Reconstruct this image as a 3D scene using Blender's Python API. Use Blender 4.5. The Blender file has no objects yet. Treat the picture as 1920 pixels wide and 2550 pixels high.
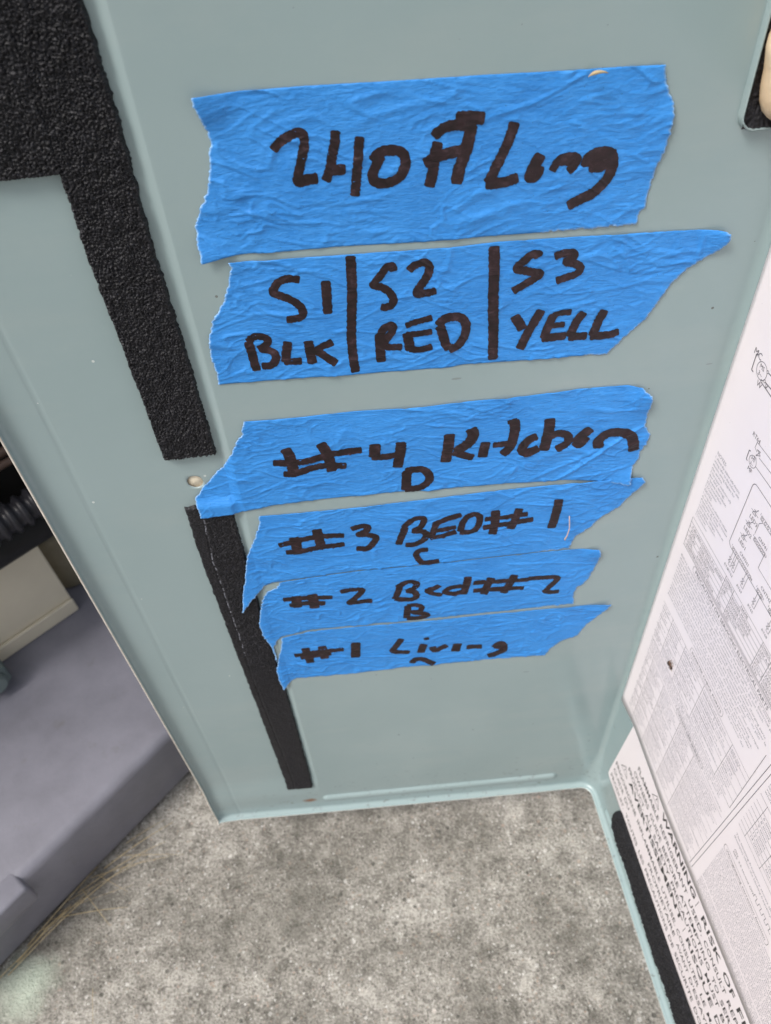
import bpy, bmesh, math, json
import numpy as np
from mathutils import Vector, Matrix, geometry
# ------------------------------------------------------------------ camera, sky, sun, exposure
scene = bpy.context.scene
COL = scene.collection
CAM_LOC = Vector((0.15017519, -0.22908791, 0.58133529))
CR = ((0.9934515, -0.11395765, 0.00823219), (-0.08971814, -0.73346491, 0.67378029), (-0.07074439, -0.67010662, -0.73888589))
cam_data = bpy.data.cameras.new("camera")
cam = bpy.data.objects.new("camera", cam_data)
COL.objects.link(cam)
cam.matrix_world = Matrix.Translation(CAM_LOC) @ Matrix(((CR[0][0], -CR[0][1], -CR[0][2]), (CR[1][0], -CR[1][1], -CR[1][2]), (CR[2][0], -CR[2][1], -CR[2][2]))).to_4x4()
cam_data.sensor_fit = 'VERTICAL'
cam_data.sensor_height = 36.0
cam_data.lens = 1880.0 / 2550.0 * 36.0
cam_data.clip_start = 0.01
cam_data.clip_end = 200.0
cam_data.dof.use_dof = True
cam_data.dof.focus_distance = 0.285
cam_data.dof.aperture_fstop = 17.0
scene.camera = cam

SUN_EL, SUN_AZ = math.radians(55), math.radians(238)      # azimuth clockwise from +Y
world = bpy.data.worlds.new("World")
scene.world = world
world.use_nodes = True
wn, wl = world.node_tree.nodes, world.node_tree.links
sky = wn.new('ShaderNodeTexSky')
sky.sky_type = 'NISHITA'
sky.sun_disc = False
sky.sun_elevation = SUN_EL
sky.sun_rotation = SUN_AZ
sky.air_density = 1.0
sky.dust_density = 6.0
sky.ozone_density = 1.0
hsv = wn.new('ShaderNodeHueSaturation')
hsv.inputs['Saturation'].default_value = 0.42
wl.new(sky.outputs[0], hsv.inputs['Color'])
bg = wn['Background']
wl.new(hsv.outputs[0], bg.inputs['Color'])
bg.inputs['Strength'].default_value = 0.085
sun_data = bpy.data.lights.new("sun", 'SUN')
sun_data.energy = 1.5
sun_data.angle = math.radians(17)
sun_data.color = (1.0, 0.95, 0.89)
sun = bpy.data.objects.new("sun", sun_data)
COL.objects.link(sun)
sd = Vector((math.sin(SUN_AZ) * math.cos(SUN_EL), math.cos(SUN_AZ) * math.cos(SUN_EL), math.sin(SUN_EL)))
sun.rotation_euler = sd.to_track_quat('Z', 'Y').to_euler()
sun.location = sd * 5
scene.view_settings.view_transform = 'Standard'
scene.view_settings.look = 'None'
scene.view_settings.gamma = 1.0
scene.view_settings.use_curve_mapping = False
scene.view_settings.exposure = 0.72

# ------------------------------------------------------------------ helpers
def link(name, me, parent=None, mats=()):
    o = bpy.data.objects.new(name, me)
    COL.objects.link(o)
    if parent:
        o.parent = parent
    for m in mats:
        me.materials.append(m)
    return o

def tag(o, label=None, cat=None, group=None, kind=None):
    for k, v in (('label', label), ('category', cat), ('group', group), ('kind', kind)):
        if v:
            o[k] = v
    return o

def empty(name, loc):
    o = bpy.data.objects.new(name, None)
    o.empty_display_size = 0.02
    o.location = loc
    COL.objects.link(o)
    return o

def mesh(name, verts, faces, smooth=True, origin=None):
    v = np.asarray(verts, dtype=float)
    if origin is not None:
        v = v - np.asarray(origin)
    me = bpy.data.meshes.new(name)
    me.from_pydata(v.tolist(), [], [list(map(int, f)) for f in faces])
    if smooth:
        me.polygons.foreach_set('use_smooth', [True] * len(me.polygons))
    me.update()
    return me

def grid_faces(nu, nv, flip=False, closed=False):
    f = []
    for i in range(nu - (0 if closed else 1)):
        a, b = i * nv, ((i + 1) % nu) * nv
        for j in range(nv - 1):
            q = (a + j, b + j, b + j + 1, a + j + 1)
            f.append(q[::-1] if flip else q)
    return f

def tube(pts, rad, n=10, caps=True):
    """round tube along points, rad a number or a list"""
    P = np.asarray(pts, float)
    m = len(P)
    R = np.full(m, rad) if np.isscalar(rad) else np.asarray(rad, float)
    T = np.gradient(P, axis=0)
    T /= np.linalg.norm(T, axis=1)[:, None]
    up = np.array([0, 0, 1.0]) if abs(T[0][2]) < .9 else np.array([1.0, 0, 0])
    V = []
    for i in range(m):
        a = np.cross(T[i], up); a /= np.linalg.norm(a)
        b = np.cross(T[i], a)
        for k in range(n):
            t = 2 * math.pi * k / n
            V.append(P[i] + R[i] * (math.cos(t) * a + math.sin(t) * b))
    F = []
    for i in range(m - 1):
        for k in range(n):
            k2 = (k + 1) % n
            F.append((i * n + k, i * n + k2, (i + 1) * n + k2, (i + 1) * n + k))
    if caps:
        F.append(tuple(range(n - 1, -1, -1)))
        F.append(tuple((m - 1) * n + k for k in range(n)))
    return V, F

def box_mesh(name, c, ex, ey, ez, bevel=0.0, seg=3):
    """box from corner c with edge vectors ex, ey, ez"""
    bm = bmesh.new()
    c, ex, ey, ez = map(Vector, (c, ex, ey, ez))
    vs = [bm.verts.new(c + ex * i + ey * j + ez * k) for i in (0, 1) for j in (0, 1) for k in (0, 1)]
    for f in ((0, 1, 3, 2), (4, 6, 7, 5), (0, 4, 5, 1), (2, 3, 7, 6), (0, 2, 6, 4), (1, 5, 7, 3)):
        bm.faces.new([vs[i] for i in f])
    bmesh.ops.recalc_face_normals(bm, faces=bm.faces)
    if bevel:
        bmesh.ops.bevel(bm, geom=list(bm.edges), offset=bevel, segments=seg, affect='EDGES', profile=0.5)
    me = bpy.data.meshes.new(name)
    bm.to_mesh(me)
    bm.free()
    return me

# value noise / cell noise in numpy
def hash2(ix, iy, s):
    h = (ix.astype(np.int64) * 374761393 + iy.astype(np.int64) * 668265263 + s * 2147483647) & 0xffffffff
    h = ((h ^ (h >> 13)) * 1274126177) & 0xffffffff
    h = ((h ^ (h >> 16)) * 2246822519) & 0xffffffff
    return ((h ^ (h >> 15)) & 0xffffff) / float(0xffffff)

def vnoise(x, y, s=0):
    x, y = np.asarray(x, float), np.asarray(y, float)
    ix, iy = np.floor(x), np.floor(y)
    fx, fy = x - ix, y - iy
    fx, fy = fx * fx * fx * (fx * (fx * 6 - 15) + 10), fy * fy * fy * (fy * (fy * 6 - 15) + 10)
    a, b = hash2(ix, iy, s), hash2(ix + 1, iy, s)
    c, d = hash2(ix, iy + 1, s), hash2(ix + 1, iy + 1, s)
    return (a + (b - a) * fx) * (1 - fy) + (c + (d - c) * fx) * fy

def worley(x, y, s=0):
    ix, iy = np.floor(x), np.floor(y)
    best = np.full(np.shape(x), 9.0)
    for dx in (-1, 0, 1):
        for dy in (-1, 0, 1):
            cx, cy = ix + dx, iy + dy
            d = np.hypot(cx + hash2(cx, cy, s) - x, cy + hash2(cx, cy, s + 7) - y)
            best = np.minimum(best, d)
    return best

def sstep(a, b, x):
    t = np.clip((x - a) / (b - a), 0, 1)
    return t * t * (3 - 2 * t)

# ------------------------------------------------------------------ materials
def new_mat(name, base=(.5, .5, .5), rough=.5, spec=.5, metal=0.0):
    m = bpy.data.materials.new(name)
    m.use_nodes = True
    b = m.node_tree.nodes['Principled BSDF']
    b.inputs['Base Color'].default_value = (*base, 1)
    b.inputs['Roughness'].default_value = rough
    b.inputs['Specular IOR Level'].default_value = spec
    b.inputs['Metallic'].default_value = metal
    return m, m.node_tree.nodes, m.node_tree.links, b

def coords(n, l, scale=(1, 1, 1), kind='Object'):
    tc = n.new('ShaderNodeTexCoord')
    mp = n.new('ShaderNodeMapping')
    mp.inputs['Scale'].default_value = scale
    mp.inputs['Location'].default_value = (3.137, 1.713, 0.871)
    l.new(tc.outputs[kind], mp.inputs['Vector'])
    return mp.outputs[0]

def noise(n, l, vec, scale, detail=3, rough=.55):
    t = n.new('ShaderNodeTexNoise')
    t.inputs['Scale'].default_value = scale
    t.inputs['Detail'].default_value = detail
    t.inputs['Roughness'].default_value = rough
    l.new(vec, t.inputs['Vector'])
    return t.outputs['Fac']

def voro(n, l, vec, scale, feature='F1', out='Distance', rnd=1.0):
    t = n.new('ShaderNodeTexVoronoi')
    t.feature = feature
    t.inputs['Scale'].default_value = scale
    t.inputs['Randomness'].default_value = rnd
    l.new(vec, t.inputs['Vector'])
    return t.outputs[out]

def ramp(n, l, fac, stops):
    r = n.new('ShaderNodeValToRGB')
    el = r.color_ramp.elements
    while len(el) < len(stops):
        el.new(0.5)
    for e, (p, c) in zip(el, stops):
        e.position = p
        e.color = (*c, 1) if len(c) == 3 else c
    l.new(fac, r.inputs['Fac'])
    return r.outputs['Color']

def mix(n, l, fac, a, b, mode='MIX'):
    m = n.new('ShaderNodeMix')
    m.data_type = 'RGBA'
    m.blend_type = mode
    for sock, v in ((m.inputs[0], fac), (m.inputs[6], a), (m.inputs[7], b)):
        if hasattr(v, 'node'):
            l.new(v, sock)
        elif isinstance(v, (tuple, list)):
            sock.default_value = (*v, 1)
        else:
            sock.default_value = v
    return m.outputs[2]

def mth(n, l, op, a, b=0.0, clamp=False):
    m = n.new('ShaderNodeMath')
    m.operation = op
    m.use_clamp = clamp
    for sock, v in ((m.inputs[0], a), (m.inputs[1], b)):
        if hasattr(v, 'node'):
            l.new(v, sock)
        else:
            sock.default_value = v
    return m.outputs[0]

def bump(n, l, b, h, dist=.0005, strength=1.0):
    bp = n.new('ShaderNodeBump')
    bp.inputs['Distance'].default_value = dist
    bp.inputs['Strength'].default_value = strength
    l.new(h, bp.inputs['Height'])
    l.new(bp.outputs[0], b.inputs['Normal'])
    return bp

W3 = lambda v: (v, v, v)

def mat_panel():
    m, n, l, b = new_mat("panel_paint", (.25, .34, .35), .3, .5)
    v = coords(n, l)
    base = ramp(n, l, noise(n, l, v, 9, 4), [(.3, (.276, .362, .372)), (.7, (.302, .388, .400))])
    # dust: tiny dark and pale specks, thinly scattered
    vc = n.new('ShaderNodeTexVoronoi'); vc.inputs['Scale'].default_value = 120
    l.new(v, vc.inputs['Vector'])
    sep = n.new('ShaderNodeSeparateColor'); l.new(vc.outputs['Color'], sep.inputs[0])
    size = mth(n, l, 'MULTIPLY', mth(n, l, 'POWER', sep.outputs[0], 3.2), .075)
    hit = mth(n, l, 'LESS_THAN', vc.outputs['Distance'], size)
    dark = mth(n, l, 'MULTIPLY', hit, mth(n, l, 'LESS_THAN', sep.outputs[1], .72))
    pale = mth(n, l, 'MULTIPLY', hit, mth(n, l, 'GREATER_THAN', sep.outputs[1], .82))
    c = mix(n, l, mth(n, l, 'MULTIPLY', dark, .75), base, (.10, .095, .08))
    c = mix(n, l, mth(n, l, 'MULTIPLY', pale, .6), c, (.75, .78, .76))
    # short dark scuffs, mostly sideways
    vc2 = n.new('ShaderNodeTexVoronoi'); vc2.inputs['Scale'].default_value = 1.0
    l.new(coords(n, l, (38, 38, 150)), vc2.inputs['Vector'])
    sp2 = n.new('ShaderNodeSeparateColor'); l.new(vc2.outputs['Color'], sp2.inputs[0])
    hit2 = mth(n, l, 'MULTIPLY', mth(n, l, 'LESS_THAN', vc2.outputs['Distance'], .085), mth(n, l, 'GREATER_THAN', sp2.outputs[2], .90))
    c = mix(n, l, mth(n, l, 'MULTIPLY', hit2, .45), c, (.16, .17, .16))
    # grime specks and a thin dirt film gathered along the foot of the sheet
    tz = n.new('ShaderNodeTexCoord'); sx = n.new('ShaderNodeSeparateXYZ'); l.new(tz.outputs['Object'], sx.inputs[0])
    foot = ramp(n, l, mth(n, l, 'ADD', sx.outputs[2], mth(n, l, 'MULTIPLY', noise(n, l, v, 30, 4, .6), .05)), [(.035, W3(1)), (.085, W3(0))])
    gr = ramp(n, l, noise(n, l, v, 210, 4, .7), [(.60, W3(0)), (.70, W3(.55))])
    c = mix(n, l, mth(n, l, 'MULTIPLY', foot, gr), c, (.12, .11, .085))
    sm_ = ramp(n, l, noise(n, l, coords(n, l, (14, 14, 40)), 1.0, 5, .65), [(.50, W3(0)), (.72, W3(.16))])
    c = mix(n, l, sm_, c, (.40, .44, .43))
    # rust nick by the lower bead
    tc = n.new('ShaderNodeTexCoord')
    vm = n.new('ShaderNodeVectorMath'); vm.operation = 'DISTANCE'
    mp = n.new('ShaderNodeMapping'); mp.inputs['Scale'].default_value = (1, .2, 1.8)
    l.new(tc.outputs['Object'], mp.inputs['Vector'])
    l.new(mp.outputs[0], vm.inputs[0]); vm.inputs[1].default_value = (.0737, 0, .0201 * 1.8)
    d = mth(n, l, 'ADD', vm.outputs['Value'], mth(n, l, 'MULTIPLY', noise(n, l, v, 500, 3), .003))
    c = mix(n, l, ramp(n, l, d, [(.0040, W3(.9)), (.0056, W3(0))]), c, (.22, .10, .05))
    l.new(c, b.inputs['Base Color'])
    l.new(ramp(n, l, noise(n, l, v, 30, 3), [(.3, W3(.16)), (.75, W3(.27))]), b.inputs['Roughness'])
    bump(n, l, b, noise(n, l, v, 420, 2), .00006, .5)
    return m

def mat_foam():
    m, n, l, b = new_mat("black_foam", (.012, .012, .013), .55, .32)
    v = coords(n, l)
    c = ramp(n, l, noise(n, l, v, 900, 2), [(.35, (.009, .009, .0105)), (.7, (.028, .028, .034))])
    sp = mth(n, l, 'GREATER_THAN', noise(n, l, v, 620, 1), .80)
    c = mix(n, l, mth(n, l, 'MULTIPLY', sp, .4), c, (.25, .24, .24))
    at = n.new('ShaderNodeAttribute'); at.attribute_name = 'lint'
    c = mix(n, l, at.outputs['Fac'], c, (.30, .31, .36))
    l.new(c, b.inputs['Base Color'])
    bump(n, l, b, voro(n, l, v, 1100), .0004, .6)
    return m

def mat_tape():
    m, n, l, b = new_mat("blue_tape", (.04, .24, .68), .5, .4)
    v = coords(n, l)
    c = ramp(n, l, noise(n, l, v, 60, 4), [(.3, (.027, .225, .65)), (.7, (.039, .275, .75))])
    fi = noise(n, l, coords(n, l, (500, 500, 1500)), 1.0, 3)
    c = mix(n, l, ramp(n, l, fi, [(.40, W3(.0)), (.68, W3(.35))]), c, (.080, .36, .86))
    # tiny dark specks in the crepe paper
    sp = mth(n, l, 'LESS_THAN', voro(n, l, v, 420), .075)
    c = mix(n, l, mth(n, l, 'MULTIPLY', sp, .45), c, (.02, .06, .16))
    at = n.new('ShaderNodeAttribute'); at.attribute_name = 'torn'
    c = mix(n, l, at.outputs['Fac'], c, (.38, .60, .86))
    l.new(c, b.inputs['Base Color'])
    h = mth(n, l, 'ADD', mth(n, l, 'MULTIPLY', fi, .6), mth(n, l, 'MULTIPLY', noise(n, l, coords(n, l, (240, 240, 620)), 1.0, 4), .8))
    bump(n, l, b, h, .00035, 1.0)
    return m

def mat_ink():
    m, n, l, b = new_mat("marker_ink", (.02, .01, .015), .42, .45)
    v = coords(n, l)
    c = ramp(n, l, noise(n, l, v, 260, 5, .7), [(.36, (.009, .004, .005)), (.56, (.023, .010, .013)), (.70, (.060, .034, .042)), (.82, (.11, .075, .09))])
    l.new(c, b.inputs['Base Color'])
    bump(n, l, b, noise(n, l, coords(n, l, (300, 300, 1300)), 1.0, 3), .0001, .7)
    return m

def mat_concrete():
    m, n, l, b = new_mat("concrete", (.33, .31, .28), .9, .2)
    v = coords(n, l)
    big = noise(n, l, v, 7, 5, .6)
    blot = noise(n, l, v, 36, 5, .78)
    mid = noise(n, l, v, 88, 5, .70)
    fine = noise(n, l, v, 520, 3, .7)
    c = ramp(n, l, mid, [(.30, (.15, .142, .124)), (.47, (.34, .323, .290)), (.70, (.54, .515, .468))])
    c = mix(n, l, ramp(n, l, fine, [(.36, W3(.70)), (.50, W3(0))]), c, (.085, .08, .072))
    c = mix(n, l, ramp(n, l, fine, [(.54, W3(0)), (.68, W3(.70))]), c, (.68, .66, .61))
    # sand grains and small aggregate in two sizes
    for sc, keep, rad, amt in ((430, .66, .36, .75), (210, .86, .30, .7)):
        vo = n.new('ShaderNodeTexVoronoi'); vo.inputs['Scale'].default_value = sc
        l.new(v, vo.inputs['Vector'])
        sep = n.new('ShaderNodeSeparateColor'); l.new(vo.outputs['Color'], sep.inputs[0])
        g = mth(n, l, 'MULTIPLY', mth(n, l, 'LESS_THAN', vo.outputs['Distance'], rad), mth(n, l, 'GREATER_THAN', sep.outputs[0], keep))
        gc = ramp(n, l, sep.outputs[1], [(0, (.06, .058, .052)), (.42, (.14, .13, .12)), (.5, (.36, .31, .26)), (.72, (.48, .36, .29)), (.8, (.78, .77, .74)), (1, (.84, .83, .80))])
        c = mix(n, l, mth(n, l, 'MULTIPLY', g, amt), c, gc)
    # weather stains with ragged edges, thinning out over the worn middle of the slab
    st = mth(n, l, 'ADD', mth(n, l, 'MULTIPLY', blot, .6), mth(n, l, 'MULTIPLY', big, .55))
    c = mix(n, l, ramp(n, l, st, [(.47, W3(.72)), (.575, W3(.34)), (.68, W3(0))]), c, mix(n, l, mid, (.075, .072, .062), (.24, .23, .20)))
    c = mix(n, l, ramp(n, l, st, [(.60, W3(0)), (.74, W3(.38))]), c, (.60, .58, .535))
    # small pores
    p = mth(n, l, 'LESS_THAN', voro(n, l, v, 62), .10)
    c = mix(n, l, mth(n, l, 'MULTIPLY', p, .6), c, (.05, .05, .045))
    # pale mint paint patch at the pad's corner
    tc = n.new('ShaderNodeTexCoord'); vm = n.new('ShaderNodeVectorMath'); vm.operation = 'DISTANCE'
    l.new(tc.outputs['Object'], vm.inputs[0]); vm.inputs[1].default_value = (-.148, -.088, 0)
    d = mth(n, l, 'ADD', vm.outputs['Value'], mth(n, l, 'MULTIPLY', noise(n, l, v, 45, 4), .030))
    c = mix(n, l, ramp(n, l, d, [(.022, W3(.8)), (.042, W3(0))]), c, mix(n, l, mid, (.40, .48, .40), (.66, .74, .62)))
    l.new(c, b.inputs['Base Color'])
    h = mth(n, l, 'ADD', mth(n, l, 'MULTIPLY', fine, .6), mid)
    bump(n, l, b, h, .0030, 1.0)
    return m

def mat_pad():
    m, n, l, b = new_mat("grey_plastic", (.20, .20, .235), .38, .5)
    v = coords(n, l)
    c = ramp(n, l, noise(n, l, v, 22, 5, .6), [(.3, (.172, .172, .204)), (.7, (.235, .235, .28))])
    st = noise(n, l, coords(n, l, (30, 30, 30)), 1.3, 5, .7)
    c = mix(n, l, ramp(n, l, st, [(.62, W3(0)), (.78, W3(.4))]), c, (.12, .11, .085))
    l.new(c, b.inputs['Base Color'])
    bump(n, l, b, noise(n, l, v, 260, 3), .0004, .4)
    return m

def simple(name, lo, hi, rough, scale=40, bd=.0002, spec=.4, metal=0.0):
    m, n, l, b = new_mat(name, hi, rough, spec, metal)
    v = coords(n, l)
    l.new(ramp(n, l, noise(n, l, v, scale, 4), [(.3, lo), (.7, hi)]), b.inputs['Base Color'])
    if bd:
        bump(n, l, b, noise(n, l, v, scale * 9, 3), bd, .5)
    return m

def mat_paper():
    m, n, l, b = new_mat("label_paper", (.80, .76, .79), .42, .4)
    v = coords(n, l)
    c = ramp(n, l, noise(n, l, v, 25, 4), [(.3, (.825, .762, .79)), (.7, (.86, .80, .825))])
    sp = mth(n, l, 'LESS_THAN', voro(n, l, v, 150), .03)
    c = mix(n, l, mth(n, l, 'MULTIPLY', sp, .5), c, (.35, .32, .33))
    l.new(c, b.inputs['Base Color'])
    bump(n, l, b, noise(n, l, v, 35, 2), .0004, .25)
    return m

M = dict(panel=mat_panel(), foam=mat_foam(), tape=mat_tape(), ink=mat_ink(), conc=mat_concrete(), pad=mat_pad(), paper=mat_paper(),
         cut=simple("cut_metal_edge", (.50, .47, .42), (.66, .62, .56), .4, 200, 0),
         cream=simple("cream_cabinet_paint", (.74, .67, .53), (.80, .73, .58), .5, 30, .0001),
         tan=simple("tan_plastic", (.23, .20, .14), (.33, .29, .21), .6, 45),
         black=simple("black_rubber", (.006, .006, .007), (.016, .016, .018), .55, 60),
         conduit=simple("black_conduit", (.014, .014, .018), (.03, .03, .036), .35, 60),
         dark=simple("bay_shade_black", (.004, .004, .004), (.008, .008, .008), .9, 10),  # near-black colour stands in for the shade inside the cabinet's open bay
         copper=simple("brown_wire_jacket", (.07, .045, .035), (.13, .085, .07), .4, 60),
         print=simple("grey_print", (.10, .095, .11), (.15, .14, .16), .6, 300, 0),
         fine=simple("pale_print", (.22, .22, .25), (.34, .33, .37), .6, 500, 0),
         bold=simple("black_print", (.022, .022, .024), (.07, .068, .07), .6, 700, 0),
         spray=simple("spray_foam", (.66, .46, .27), (.80, .66, .48), .6, 60, .0004),
         straw=simple("straw", (.36, .28, .15), (.58, .48, .30), .7, 150, 0),
         bug=simple("insect_shell", (.02, .012, .008), (.06, .03, .02), .4, 900, 0),
         leg=simple("insect_leg", (.25, .14, .08), (.36, .22, .13), .5, 900, 0),
         teal=simple("grey_green_casting", (.11, .15, .15), (.16, .20, .20), .35, 40),
         fibre=simple("pink_fibre", (.50, .36, .30), (.62, .48, .40), .6, 300, 0))

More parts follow.
